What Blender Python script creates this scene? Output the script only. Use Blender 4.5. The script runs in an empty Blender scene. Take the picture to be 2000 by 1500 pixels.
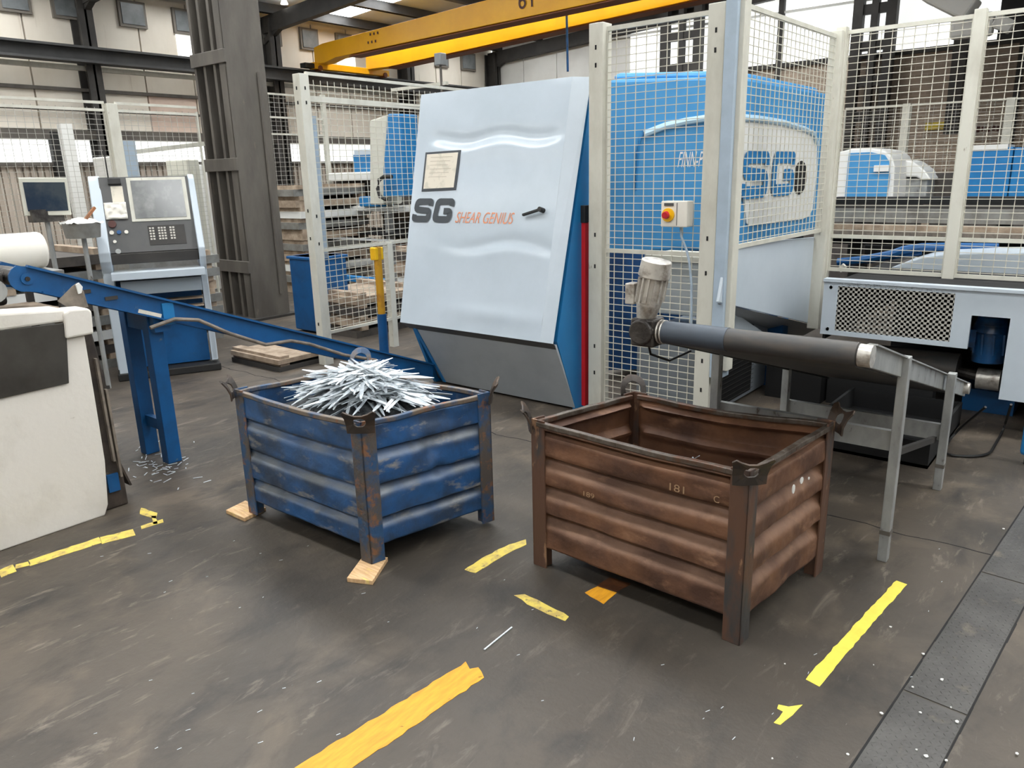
import bpy, bmesh, math, random
from mathutils import Vector, Matrix, noise
random.seed(7)
S = bpy.context.scene
COL = S.collection
PI = math.pi

# ------------------------------------------------------------------ camera
FPX = 1490.0
CH = 1.72
RC = ((0.7778, 0.1472, -0.6110), (0.6280, -0.2207, 0.7463), (-0.0250, -0.9642, -0.2641))
def _orth():
    v1 = Vector((-1900, -360, FPX)).normalized()
    v2 = Vector((1250, -440, FPX)).normalized()
    v2 = (v2 - v1 * v1.dot(v2)).normalized()
    X = -v1; Y = v2; Z = X.cross(Y)
    return Matrix((X, Y, Z))
RM = _orth()                     # camera (right, down, forward) -> world
cam_d = bpy.data.cameras.new('camera'); cam = bpy.data.objects.new('camera', cam_d); COL.objects.link(cam)
cam_d.sensor_width = 36; cam_d.lens = FPX / 2000 * 36; cam_d.clip_start = 0.05; cam_d.clip_end = 300
rot = Matrix((RM.col[0], -RM.col[1], -RM.col[2])).transposed()
cam.matrix_world = Matrix.Translation((0, 0, CH)) @ rot.to_4x4()
S.camera = cam
CP = Vector((0, 0, CH))
def ray(x, y): return (RM @ Vector((x - 1000, y - 750, FPX))).normalized()
def onX(x, y, X): r = ray(x, y); return CP + r * (X / r.x)
def onY(x, y, Y): r = ray(x, y); return CP + r * (Y / r.y)
def onZ(x, y, z=0): r = ray(x, y); return CP + r * ((z - CH) / r.z)
def onP(x, y, p0, n): r = ray(x, y); n = Vector(n); return CP + r * ((Vector(p0) - CP).dot(n) / r.dot(n))

# ------------------------------------------------------------------ world and exposure
w = bpy.data.worlds.new('overcast'); S.world = w; w.use_nodes = True
bg = w.node_tree.nodes['Background']; bg.inputs[0].default_value = (0.93, 0.97, 1.0, 1); bg.inputs[1].default_value = 1.0
S.view_settings.view_transform = 'Standard'; S.view_settings.look = 'None'
S.view_settings.gamma = 1; S.view_settings.exposure = 0.1; S.view_settings.use_curve_mapping = False
S.cycles.use_denoising = True
S.cycles.max_bounces = 6; S.cycles.diffuse_bounces = 3; S.cycles.glossy_bounces = 3
SKY_E = 13.0          # brightness of the daylit roof lights
WALL_E = 1.0         # translucent wall sheeting lit from outside

# ------------------------------------------------------------------ materials
def srgb(r, g, b):
    f = lambda c: ((c / 255) / 12.92 if c / 255 <= 0.04045 else ((c / 255 + 0.055) / 1.055) ** 2.4)
    return (f(r), f(g), f(b), 1)
MATS = {}
def mat(name, c1, c2=None, scale=4, thr=(.45, .6), rough=.5, metal=0., c3=None, scale3=14, thr3=(.6, .66), bump=0., bscale=40,
        stretch=(1, 1, 1), emit=0., detail=6, stretch3=None, rr=0.):
    if name in MATS: return MATS[name]
    m = bpy.data.materials.new(name); m.use_nodes = True
    nt = m.node_tree; N = nt.nodes; L = nt.links; b = N['Principled BSDF']
    b.inputs['Base Color'].default_value = c1; b.inputs['Roughness'].default_value = rough; b.inputs['Metallic'].default_value = metal
    if c2 or c3 or bump or rr:
        tc = N.new('ShaderNodeTexCoord')
        def mapped(st):
            mp = N.new('ShaderNodeMapping'); mp.inputs['Scale'].default_value = st; L.new(tc.outputs['Object'], mp.inputs[0]); return mp.outputs[0]
        base = mapped(stretch)
        def layer(prev, col, sc, th, v):
            n = N.new('ShaderNodeTexNoise'); n.inputs['Scale'].default_value = sc; n.inputs['Detail'].default_value = detail
            n.inputs['Roughness'].default_value = .62; L.new(v, n.inputs['Vector'])
            r = N.new('ShaderNodeValToRGB'); r.color_ramp.elements[0].position = th[0]; r.color_ramp.elements[1].position = th[1]
            L.new(n.outputs['Fac'], r.inputs[0])
            mx = N.new('ShaderNodeMix'); mx.data_type = 'RGBA'
            L.new(r.outputs['Color'], mx.inputs['Factor'])
            if prev is None: mx.inputs['A'].default_value = c1
            else: L.new(prev, mx.inputs['A'])
            mx.inputs['B'].default_value = col
            return mx.outputs['Result'], r.outputs['Color']
        out = None; fac = None
        if c2: out, fac = layer(None, c2, scale, thr, base)
        if c3: out, _ = layer(out, c3, scale3, thr3, mapped(stretch3) if stretch3 else base)
        if out: L.new(out, b.inputs['Base Color'])
        if rr and fac:
            mr = N.new('ShaderNodeMapRange'); mr.inputs['To Min'].default_value = rough; mr.inputs['To Max'].default_value = rough + rr
            L.new(fac, mr.inputs['Value']); L.new(mr.outputs[0], b.inputs['Roughness'])
        if bump:
            n = N.new('ShaderNodeTexNoise'); n.inputs['Scale'].default_value = bscale; n.inputs['Detail'].default_value = 5; L.new(base, n.inputs['Vector'])
            bp = N.new('ShaderNodeBump'); bp.inputs['Strength'].default_value = bump; bp.inputs['Distance'].default_value = .01
            L.new(n.outputs['Fac'], bp.inputs['Height']); L.new(bp.outputs[0], b.inputs['Normal'])
    if emit:
        b.inputs['Emission Color'].default_value = c1; b.inputs['Emission Strength'].default_value = emit
    MATS[name] = m; return m

M = {}
M['mgrey'] = mat('machine grey paint', srgb(196, 206, 215), srgb(184, 195, 204), 2.2, (.35, .75), .32, bump=.03, bscale=3)
M['mgrey_dent'] = mat('dented grey sheet', srgb(192, 203, 213), srgb(180, 192, 201), 1.6, (.35, .75), .2, bump=.0)
M['mblue'] = mat('machine blue paint', srgb(34, 124, 184), srgb(30, 112, 170), 3, (.3, .7), .38)
M['hblue'] = mat('housing blue paint', srgb(70, 146, 198), srgb(56, 132, 186), 2, (.3, .7), .5)
M['dblue'] = mat('conveyor blue paint', srgb(14, 84, 140), srgb(18, 70, 116), 5, (.45, .7), .42, c3=srgb(92, 108, 124), scale3=16, thr3=(.68, .74))
M['cream'] = mat('cream fence paint', srgb(206, 204, 192), srgb(188, 185, 172), 6, (.45, .7), .5, c3=srgb(140, 130, 112), scale3=22, thr3=(.68, .74), stretch=(1, 1, .4))
M['bluegrey'] = mat('blue grey post paint', srgb(172, 188, 203), srgb(160, 175, 188), 5, (.4, .7), .45)
M['wire'] = mat('fence wire', srgb(202, 198, 184), None, rough=.5)
M['wire2'] = mat('fence wire far', srgb(176, 174, 166), None, rough=.6)
M['black'] = mat('black rubber', srgb(26, 26, 26), srgb(38, 36, 34), 8, (.4, .7), .6)
M['dark'] = mat('dark interior', srgb(18, 18, 19), None, rough=.8)
M['belt'] = mat('rubber belt', srgb(62, 62, 62), srgb(88, 80, 72), 4, (.45, .7), .55, stretch=(1, 3, 3))
M['beltend'] = mat('grey belt sleeve', srgb(70, 80, 92), srgb(60, 66, 74), 3, (.4, .7), .5)
M['galv'] = mat('galvanised steel', srgb(168, 170, 168), srgb(136, 137, 136), 9, (.4, .7), .45, .3, c3=srgb(96, 88, 80), scale3=18, thr3=(.62, .7), stretch=(1, 1, .5))
M['alu'] = mat('cast aluminium', srgb(204, 200, 192), srgb(136, 126, 116), 12, (.48, .65), .32, .45, bump=.2, bscale=60)
M['gear'] = mat('oily gearbox', srgb(78, 74, 70), srgb(44, 40, 38), 10, (.4, .6), .4, .4, bump=.3, bscale=50)
M['bluemotor'] = mat('blue motor enamel', srgb(30, 86, 140), srgb(34, 56, 84), 8, (.45, .65), .3)
M['steel'] = mat('dark structural steel', srgb(100, 95, 88), srgb(80, 75, 70), 3, (.4, .65), .6, c3=srgb(120, 110, 98), scale3=9, thr3=(.66, .76), stretch=(1, 1, .3), bump=.15, bscale=30)
M['steeld'] = mat('black structural steel', srgb(46, 44, 42), srgb(60, 57, 54), 3, (.4, .65), .65)
M['steelb'] = mat('roof steel', srgb(70, 70, 70), srgb(56, 56, 57), 2, (.4, .65), .6)
M['clad'] = mat('pale wall cladding', srgb(236, 228, 214), srgb(222, 212, 196), 1.1, (.4, .75), .7, stretch=(1, 1, .5), c3=srgb(184, 170, 150), scale3=2.5, thr3=(.62, .8), stretch3=(1, 2.2, .25))
M['whiteclad'] = mat('white wall cladding', srgb(226, 225, 220), srgb(210, 208, 202), 1.1, (.4, .75), .7)
M['cladpink'] = mat('pinkish roller shutter', srgb(228, 206, 190), srgb(214, 190, 174), 2, (.4, .7), .7)
M['cladbrown'] = mat('brown corrugated sheet', srgb(186, 174, 160), srgb(164, 152, 138), 2, (.4, .7), .7, stretch=(1, 3, .3))
M['translucent'] = mat('daylit translucent sheet', srgb(236, 238, 236), None, rough=.6, emit=WALL_E)
M['sky'] = mat('daylit roof light', srgb(250, 252, 252), None, rough=.6, emit=SKY_E)
M['glass'] = mat('dusty window glass', srgb(132, 136, 138), srgb(108, 112, 114), 4, (.4, .7), .3)
M['winframe'] = mat('window frame', srgb(120, 114, 106), None, rough=.6)
M['roof'] = mat('roof underside', srgb(204, 208, 212), srgb(188, 190, 192), .8, (.4, .75), .8)
M['yellow'] = mat('crane yellow', srgb(240, 178, 20), srgb(226, 160, 16), 2, (.4, .8), .35)
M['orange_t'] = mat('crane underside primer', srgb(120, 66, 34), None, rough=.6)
M['darkred'] = mat('dark red lettering', srgb(74, 32, 22), None, rough=.5)
M['red'] = mat('red paint', srgb(206, 34, 38), None, rough=.4)
M['ylw'] = mat('yellow plastic', srgb(246, 190, 20), None, rough=.4)
M['redb'] = mat('red button', srgb(186, 24, 40), None, rough=.35)
M['ink'] = mat('dark grey lettering', srgb(58, 64, 70), None, rough=.5)
M['orange'] = mat('orange lettering', srgb(224, 146, 108), None, rough=.5)
M['paper'] = mat('paper', srgb(222, 214, 198), srgb(206, 200, 184), 12, (.5, .6), .8)
M['white'] = mat('white plastic', srgb(232, 228, 218), srgb(222, 216, 204), 3, (.4, .8), .6)
M['plate'] = mat('off white panel', srgb(222, 222, 218), None, rough=.5)
M['skipwhite'] = mat('chipped white board', srgb(226, 221, 212), srgb(206, 200, 188), 2.2, (.5, .75), .7, c3=srgb(150, 132, 112), scale3=9, thr3=(.7, .78), bump=.25, bscale=22)
M['smoke'] = mat('smoked glass panel', srgb(72, 70, 66), srgb(48, 45, 42), 1.6, (.4, .65), .18)
M['skiprust'] = mat('rusty dirty plate', srgb(74, 64, 56), srgb(44, 38, 34), 5, (.4, .65), .7, c3=srgb(112, 100, 88), scale3=9, thr3=(.62, .7), bump=.4, bscale=16)
M['screen'] = mat('dark screen', srgb(58, 68, 76), srgb(28, 46, 66), 1.5, (.45, .55), .2)
M['screen2'] = mat('grey reflective screen', srgb(108, 110, 110), srgb(150, 150, 148), 6, (.5, .8), .15)
M['console'] = mat('console dark grey', srgb(78, 78, 78), srgb(88, 87, 86), 4, (.4, .7), .45)
M['keys'] = mat('pale keys', srgb(196, 192, 182), None, rough=.5)
M['wood'] = mat('raw pine wood', srgb(224, 190, 146), srgb(196, 156, 112), 10, (.4, .6), .75, stretch=(1, 8, 1), c3=srgb(232, 212, 120), scale3=6, thr3=(.6, .7))
M['brownbin'] = mat('rusted brown bin paint', srgb(112, 77, 55), srgb(76, 50, 37), 3.8, (.42, .62), .5, c3=srgb(142, 106, 80), scale3=7, thr3=(.58, .78), bump=.35, bscale=26, stretch3=(1, 1, 2), rr=.2)
M['brownpost'] = mat('brown bin post', srgb(90, 64, 50), srgb(62, 60, 59), 6, (.50, .60), .5, c3=srgb(150, 116, 88), scale3=18, thr3=(.62, .7), bump=.3, bscale=40, stretch=(1, 1, .35))
M['rimsteel'] = mat('worn rim steel', srgb(104, 96, 88), srgb(70, 58, 48), 12, (.4, .62), .42, .3, c3=srgb(112, 70, 48), scale3=6, thr3=(.55, .7))
M['earsteel'] = mat('dark ear steel', srgb(62, 56, 52), srgb(88, 70, 56), 9, (.45, .65), .45, .3)
M['bluebin'] = mat('scuffed blue bin paint', srgb(36, 80, 128), srgb(42, 62, 88), 4.5, (.44, .62), .45, c3=srgb(128, 126, 122), scale3=6.5, thr3=(.57, .70), bump=.35, bscale=24, stretch3=(1, 1, 2.6))
M['bluepost'] = mat('scraped blue bin post', srgb(44, 78, 114), srgb(84, 78, 74), 9, (.42, .56), .5, c3=srgb(124, 88, 64), scale3=16, thr3=(.55, .64), bump=.4, bscale=40)
M['bluerim'] = mat('scraped blue rim', srgb(116, 104, 92), srgb(60, 82, 110), 8, (.46, .6), .45, .2, c3=srgb(140, 92, 62), scale3=18, thr3=(.6, .68))
M['strip'] = mat('shiny zinc strip', srgb(222, 228, 232), srgb(184, 194, 200), 14, (.4, .7), .35, .3)
M['strip2'] = mat('dull zinc strip', srgb(176, 184, 190), srgb(130, 138, 144), 14, (.4, .7), .4, .35)
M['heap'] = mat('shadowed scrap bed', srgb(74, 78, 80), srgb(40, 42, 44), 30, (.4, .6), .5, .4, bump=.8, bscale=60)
M['tapeo'] = mat('orange yellow floor tape', srgb(226, 160, 36), srgb(204, 140, 30), 9, (.4, .65), .55, c3=srgb(150, 108, 44), scale3=26, thr3=(.66, .72), stretch=(6, 1, 1))
M['tapey'] = mat('bright yellow floor tape', srgb(242, 224, 92), srgb(232, 208, 80), 10, (.4, .7), .5, c3=srgb(190, 140, 50), scale3=30, thr3=(.72, .76))
M['tapew'] = mat('worn yellow tape', srgb(226, 204, 96), srgb(196, 170, 96), 18, (.45, .6), .6, c3=srgb(110, 98, 80), scale3=30, thr3=(.6, .66))
M['rusttape'] = mat('rust brown stain tape', srgb(112, 66, 34), srgb(90, 54, 32), 20, (.4, .6), .7)
M['brick'] = None
M['lampw'] = mat('lit lamp', (1, .98, .92, 1), None, emit=14)
M['cable'] = mat('black cable', srgb(22, 22, 22), None, rough=.5)
M['hose'] = mat('grey hose', srgb(132, 122, 110), srgb(104, 96, 88), 12, (.4, .6), .55)
M['cardboard'] = mat('cardboard and timber', srgb(176, 158, 138), srgb(140, 122, 104), 6, (.4, .6), .8)
M['sheet'] = mat('grey sheet metal stack', srgb(150, 150, 146), srgb(118, 114, 108), 6, (.4, .7), .4, .4)
M['rustpack'] = mat('rust orange stack', srgb(170, 112, 72), srgb(120, 84, 62), 7, (.4, .6), .8)
M['darkpack'] = mat('dark shelf', srgb(56, 52, 50), srgb(80, 74, 68), 5, (.4, .6), .7)
M['beige'] = mat('beige cabinet', srgb(204, 203, 190), None, rough=.55)
M['treadplate'] = mat('steel tread plate', srgb(88, 86, 83), srgb(70, 68, 66), 4, (.4, .65), .42, .25, c3=srgb(120, 112, 100), scale3=8, thr3=(.6, .75), bump=.2, bscale=50)

def brick_mat():
    m = bpy.data.materials.new('old brick wall'); m.use_nodes = True
    nt = m.node_tree; N = nt.nodes; L = nt.links; b = N['Principled BSDF']
    tc = N.new('ShaderNodeTexCoord'); mp = N.new('ShaderNodeMapping'); mp.inputs['Rotation'].default_value = (PI / 2, 0, 0)
    br = N.new('ShaderNodeTexBrick'); br.inputs['Scale'].default_value = 1.0
    br.inputs['Color1'].default_value = srgb(184, 166, 148); br.inputs['Color2'].default_value = srgb(160, 144, 128); br.inputs['Mortar'].default_value = srgb(196, 182, 166)
    br.inputs['Brick Width'].default_value = .24; br.inputs['Row Height'].default_value = .085; br.inputs['Mortar Size'].default_value = .008
    L.new(tc.outputs['Object'], mp.inputs[0]); L.new(mp.outputs[0], br.inputs['Vector'])
    n = N.new('ShaderNodeTexNoise'); n.inputs['Scale'].default_value = .7; n.inputs['Detail'].default_value = 5; L.new(tc.outputs['Object'], n.inputs['Vector'])
    r = N.new('ShaderNodeValToRGB'); r.color_ramp.elements[0].position = .35; r.color_ramp.elements[1].position = .75; L.new(n.outputs['Fac'], r.inputs[0])
    mx = N.new('ShaderNodeMix'); mx.data_type = 'RGBA'; mx.inputs['B'].default_value = srgb(140, 126, 114)
    L.new(r.outputs[0], mx.inputs['Factor']); L.new(br.outputs['Color'], mx.inputs['A']); L.new(mx.outputs['Result'], b.inputs['Base Color'])
    b.inputs['Roughness'].default_value = .85
    return m
M['brick'] = brick_mat()
def add_wear(m, col, amt):                     # scuffed paint along the pressed ribs
    nt = m.node_tree; N = nt.nodes; L = nt.links; b = N['Principled BSDF']; src = b.inputs['Base Color'].links[0].from_socket
    at = N.new('ShaderNodeAttribute'); at.attribute_name = 'wear'
    mu = N.new('ShaderNodeMath'); mu.operation = 'MULTIPLY'; mu.inputs[1].default_value = amt; L.new(at.outputs['Fac'], mu.inputs[0])
    mx = N.new('ShaderNodeMix'); mx.data_type = 'RGBA'; L.new(mu.outputs[0], mx.inputs['Factor']); L.new(src, mx.inputs['A']); mx.inputs['B'].default_value = col
    L.new(mx.outputs['Result'], b.inputs['Base Color'])
add_wear(M['bluebin'], srgb(132, 136, 138), .75); add_wear(M['brownbin'], srgb(150, 116, 92), .5)

def floor_mat():
    m = bpy.data.materials.new('worn factory concrete'); m.use_nodes = True
    nt = m.node_tree; N = nt.nodes; L = nt.links; b = N['Principled BSDF']
    tc = N.new('ShaderNodeTexCoord')
    def nz(sc, det=6, st=(1, 1, 1), rotz=0., ro=.6, dist=0.):
        mp = N.new('ShaderNodeMapping'); mp.inputs['Scale'].default_value = st; mp.inputs['Rotation'].default_value = (0, 0, rotz)
        L.new(tc.outputs['Object'], mp.inputs[0])
        n = N.new('ShaderNodeTexNoise'); n.inputs['Scale'].default_value = sc; n.inputs['Detail'].default_value = det; n.inputs['Roughness'].default_value = ro
        n.inputs['Distortion'].default_value = dist
        L.new(mp.outputs[0], n.inputs['Vector']); return n.outputs['Fac']
    def ramp(v, a, c):
        r = N.new('ShaderNodeValToRGB'); r.color_ramp.elements[0].position = a; r.color_ramp.elements[1].position = c; L.new(v, r.inputs[0]); return r.outputs[0]
    def mix(a, bcol, f):
        mx = N.new('ShaderNodeMix'); mx.data_type = 'RGBA'; L.new(f, mx.inputs['Factor'])
        if isinstance(a, tuple): mx.inputs['A'].default_value = a
        else: L.new(a, mx.inputs['A'])
        mx.inputs['B'].default_value = bcol; return mx.outputs['Result']
    c = mix(srgb(86, 77, 67), srgb(66, 60, 53), ramp(nz(.9, 8), .35, .65))
    c = mix(c, srgb(104, 93, 80), ramp(nz(2.2, 8, dist=.6), .52, .70))
    c = mix(c, srgb(50, 46, 42), ramp(nz(3.4, 9, (1.3, .6, 1), .5, .65, .4), .50, .70))
    c = mix(c, srgb(122, 112, 100), ramp(nz(5.5, 9, (2.4, .6, 1), -.4, .7, .6), .57, .70))
    c = mix(c, srgb(124, 118, 110), ramp(nz(9, 7, (2.2, .5, 1), -.35, .7), .66, .74))
    # a broad oily stain where the pallets are dragged
    gr = N.new('ShaderNodeTexGradient'); gr.gradient_type = 'SPHERICAL'
    mp = N.new('ShaderNodeMapping'); mp.vector_type = 'TEXTURE'; mp.inputs['Location'].default_value = (-2.0, 2.5, 0); mp.inputs['Scale'].default_value = (2.3, 1.45, 1); mp.inputs['Rotation'].default_value = (0, 0, -.25)
    L.new(tc.outputs['Object'], mp.inputs[0]); L.new(mp.outputs[0], gr.inputs[0])
    ad = N.new('ShaderNodeMath'); ad.operation = 'ADD'; L.new(gr.outputs['Fac'], ad.inputs[0])
    ms = N.new('ShaderNodeMath'); ms.operation = 'MULTIPLY_ADD'; L.new(nz(1.7, 8, dist=.5), ms.inputs[0]); ms.inputs[1].default_value = .9; ms.inputs[2].default_value = -.45
    L.new(ms.outputs[0], ad.inputs[1])
    st = ramp(ad.outputs[0], .06, .42)
    hf = N.new('ShaderNodeMath'); hf.operation = 'MULTIPLY'; L.new(st, hf.inputs[0]); hf.inputs[1].default_value = .5
    c = mix(c, srgb(54, 50, 45), hf.outputs[0])
    c = mix(c, srgb(160, 158, 152), ramp(nz(34, 4, (2.5, .7, 1), -.5, .6), .735, .76))
    L.new(c, b.inputs['Base Color'])
    rg = N.new('ShaderNodeMapRange'); rg.inputs['To Min'].default_value = .38; rg.inputs['To Max'].default_value = .68
    L.new(nz(2.6, 7), rg.inputs['Value']); L.new(rg.outputs[0], b.inputs['Roughness'])
    bp = N.new('ShaderNodeBump'); bp.inputs['Strength'].default_value = .25; bp.inputs['Distance'].default_value = .01
    L.new(nz(22, 8), bp.inputs['Height']); L.new(bp.outputs[0], b.inputs['Normal'])
    return m
M['floor'] = floor_mat()

# ------------------------------------------------------------------ builders
ROOT = {}
def root_of(o):
    while o is not None and o.parent is not None: o = o.parent
    return o
class MB:
    def __init__(s): s.b = bmesh.new()
    def box(s, lo, hi, rz=0., piv=None):
        lo = Vector(lo); hi = Vector(hi); c = (lo + hi) / 2; d = hi - lo
        m = Matrix.Translation(c) @ Matrix.Diagonal((abs(d.x), abs(d.y), abs(d.z), 1))
        if rz:
            p = Vector(piv) if piv else c
            m = Matrix.Translation(p) @ Matrix.Rotation(rz, 4, 'Z') @ Matrix.Translation(-p) @ m
        bmesh.ops.create_cube(s.b, size=1, matrix=m); return s
    def obox(s, c, d, m3):                      # oriented box: centre, dims, 3x3 axes (columns)
        m = Matrix.Translation(c) @ m3.to_4x4() @ Matrix.Diagonal((d[0], d[1], d[2], 1))
        bmesh.ops.create_cube(s.b, size=1, matrix=m); return s
    def bar(s, p, q, w, h, up=(0, 0, 1)):
        p = Vector(p); q = Vector(q); d = q - p; l = d.length
        if l < 1e-6: return s
        d.normalize(); up = Vector(up)
        if abs(d.dot(up)) > .99: up = Vector((1, 0, 0))
        x = d.cross(up).normalized(); z = x.cross(d).normalized()
        return s.obox((p + q) / 2, (w, l, h), Matrix((x, d, z)).transposed())
    def cyl(s, p, q, r, seg=16, r2=None):
        p = Vector(p); q = Vector(q); d = q - p; l = d.length
        m = Matrix.Translation((p + q) / 2) @ d.to_track_quat('Z', 'Y').to_matrix().to_4x4()
        bmesh.ops.create_cone(s.b, cap_ends=True, segments=seg, radius1=r, radius2=r if r2 is None else r2, depth=l, matrix=m); return s
    def sph(s, c, r, seg=12, sc=(1, 1, 1)):
        m = Matrix.Translation(c) @ Matrix.Diagonal((sc[0], sc[1], sc[2], 1))
        bmesh.ops.create_uvsphere(s.b, u_segments=seg, v_segments=max(6, seg // 2), radius=r, matrix=m); return s
    def tube(s, pts, r, seg=8):
        pts = [Vector(p) for p in pts]; rings = []
        for i, p in enumerate(pts):
            d = (pts[min(i + 1, len(pts) - 1)] - pts[max(i - 1, 0)]).normalized()
            up = Vector((0, 0, 1)) if abs(d.z) < .95 else Vector((1, 0, 0))
            x = d.cross(up).normalized(); y = x.cross(d)
            rings.append([s.b.verts.new(p + x * (r * math.cos(2 * PI * k / seg)) + y * (r * math.sin(2 * PI * k / seg))) for k in range(seg)])
        for a, c in zip(rings, rings[1:]):
            for k in range(seg): s.b.faces.new((a[k], a[(k + 1) % seg], c[(k + 1) % seg], c[k]))
        s.b.faces.new(rings[0]); s.b.faces.new(list(reversed(rings[-1]))); return s
    def prism(s, pts, d):                       # polygon (3d points) extruded by vector d
        d = Vector(d); a = [s.b.verts.new(Vector(p)) for p in pts]; c = [s.b.verts.new(Vector(p) + d) for p in pts]; n = len(a)
        f1 = s.b.faces.new(a); f2 = s.b.faces.new(list(reversed(c)))
        for i in range(n): s.b.faces.new((a[i], c[i], c[(i + 1) % n], a[(i + 1) % n]))
        return s
    def grid(s, fn, nu, nv):
        V = [[s.b.verts.new(fn(i / nu, j / nv)) for j in range(nv + 1)] for i in range(nu + 1)]
        for i in range(nu):
            for j in range(nv): s.b.faces.new((V[i][j], V[i + 1][j], V[i + 1][j + 1], V[i][j + 1]))
        return s
    def build(s, name, m, parent=None, bevel=0., smooth=False, solid=0., stuff=False, label=None, sub=0):
        bmesh.ops.recalc_face_normals(s.b, faces=s.b.faces)
        r = root_of(parent) if parent is not None else None
        if r is not None and r.name in ROOT:
            inv = ROOT[r.name].inverted()
            for v in s.b.verts: v.co = inv @ v.co
        me = bpy.data.meshes.new(name); s.b.to_mesh(me); s.b.free()
        me.materials.append(M[m] if isinstance(m, str) else m)
        if smooth:
            for p in me.polygons: p.use_smooth = True
            try: me.set_sharp_from_angle(angle=math.radians(38))
            except Exception: pass
        o = bpy.data.objects.new(name, me); COL.objects.link(o)
        if parent is not None: o.parent = parent
        if solid:
            q = o.modifiers.new('solid', 'SOLIDIFY'); q.thickness = solid; q.offset = 0
        if bevel:
            q = o.modifiers.new('bevel', 'BEVEL'); q.width = bevel; q.segments = 2; q.limit_method = 'ANGLE'
        if stuff: o['kind'] = 'stuff'
        if label: o['label'] = label
        return o
def thing(name, label, cat, loc=(0, 0, 0), group=None):
    o = bpy.data.objects.new(name, None); COL.objects.link(o); o.location = loc; o.empty_display_size = .1
    o['label'] = label; o['category'] = cat
    if group: o['group'] = group
    ROOT[o.name] = Matrix.Translation(loc)
    return o
def tag(o, label, cat, group=None):
    o['label'] = label; o['category'] = cat
    if group: o['group'] = group
    return o
def at_base(o, loc):                            # move a top-level mesh's origin to its base
    loc = Vector(loc); o.data.transform(Matrix.Translation(-loc)); o.location = loc; return o
def struct(o): o['kind'] = 'structure'; return o
def copy_tree(o, parent=None):
    c = o.copy(); COL.objects.link(c)
    if parent is not None: c.parent = parent
    for ch in list(o.children): copy_tree(ch, c)
    return c

def text_mesh(name, s, O, u, v, width, height, m, parent, shear=0., depth=.002, stuff=False):
    cu = bpy.data.curves.new('t', 'FONT'); cu.body = s; cu.extrude = 0; cu.offset = 0.0
    to = bpy.data.objects.new('t', cu); COL.objects.link(to)
    dg = bpy.context.evaluated_depsgraph_get(); me = bpy.data.meshes.new_from_object(to.evaluated_get(dg))
    bpy.data.objects.remove(to)
    xs = [q.co.x for q in me.vertices]; ys = [q.co.y for q in me.vertices]
    x0, x1, y0, y1 = min(xs), max(xs), min(ys), max(ys)
    u = Vector(u).normalized(); v = Vector(v).normalized(); n = u.cross(v)
    b = MB(); bm = b.b; bm.from_mesh(me); bpy.data.meshes.remove(me)
    for q in bm.verts:
        a = (q.co.x - x0) / (x1 - x0); c = (q.co.y - y0) / (y1 - y0)
        q.co = Vector(O) + u * (a * width + shear * c * height) + v * (c * height) + n * depth
    r = b
    ob = r.build(name, m, parent)
    return ob
def stroke(b, pts, wd, O, u, v, n, depth=.003, closed=False):
    """thick poly line in the plane O,u,v built as one mitred strip"""
    P = [Vector((p[0], p[1], 0)) for p in pts]; L_, R_ = [], []
    for i, p in enumerate(P):
        a = P[max(i - 1, 0)]; c = P[min(i + 1, len(P) - 1)]
        d1 = (p - a).normalized() if i else (c - p).normalized(); d2 = (c - p).normalized() if i < len(P) - 1 else d1
        n1 = Vector((-d1.y, d1.x, 0)); n2 = Vector((-d2.y, d2.x, 0)); mm = (n1 + n2).normalized(); k = 1 / max(.4, mm.dot(n1))
        L_.append(p + mm * (wd / 2 * k)); R_.append(p - mm * (wd / 2 * k))
    f = lambda q: O + u * q.x + v * q.y + n * depth
    for i in range(len(P) - 1):
        b.b.faces.new([b.b.verts.new(f(q)) for q in (L_[i], L_[i + 1], R_[i + 1], R_[i])])
def rounded(pts, r, seg=4):
    out = [Vector(pts[0])]
    for i in range(1, len(pts) - 1):
        p = Vector(pts[i]); a = (Vector(pts[i - 1]) - p); c = (Vector(pts[i + 1]) - p)
        k = min(r, a.length / 2, c.length / 2); A = p + a.normalized() * k; C = p + c.normalized() * k
        for j in range(seg + 1):
            t = j / seg; out.append(A * (1 - t) ** 2 + p * (2 * t * (1 - t)) + C * t * t)
    out.append(Vector(pts[-1])); return out
S_PTS = [(.94, .72), (.94, .88), (.80, .90), (.16, .90), (.11, .84), (.11, .60), (.16, .54), (.84, .46), (.89, .40), (.89, .16), (.82, .10), (.12, .10), (.07, .16), (.07, .30)]
S_PTS = [(.88, .68), (.88, .87), (.13, .87), (.13, .53), (.87, .47), (.87, .13), (.12, .13), (.12, .32)]
G_PTS = [(.88, .68), (.88, .87), (.13, .87), (.13, .13), (.87, .13), (.87, .47), (.52, .47)]
def letters(name, O, u, v, n, W, H, m, parent, shear=.08, gap=.1, wd=.22):
    obs = []
    lw = (W - gap * W) / 2
    for k, P in enumerate((S_PTS, G_PTS)):
        b = MB(); pts = [((p[0] * lw + k * (lw + gap * W) + shear * p[1] * H), p[1] * H) for p in P]
        pts = rounded([Vector((a, c, 0)) for a, c in pts], .14 * H)
        stroke(b, pts, wd * H, Vector(O), u, v, n)
        obs.append(b.build(name, m, parent))
    return obs

# ------------------------------------------------------------------ the hall
XL, YB = -16.0, 19.0
fl = struct(MB().box((-18, -8, -.2), (8, 20, 0)).build('floor', 'floor'))
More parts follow.
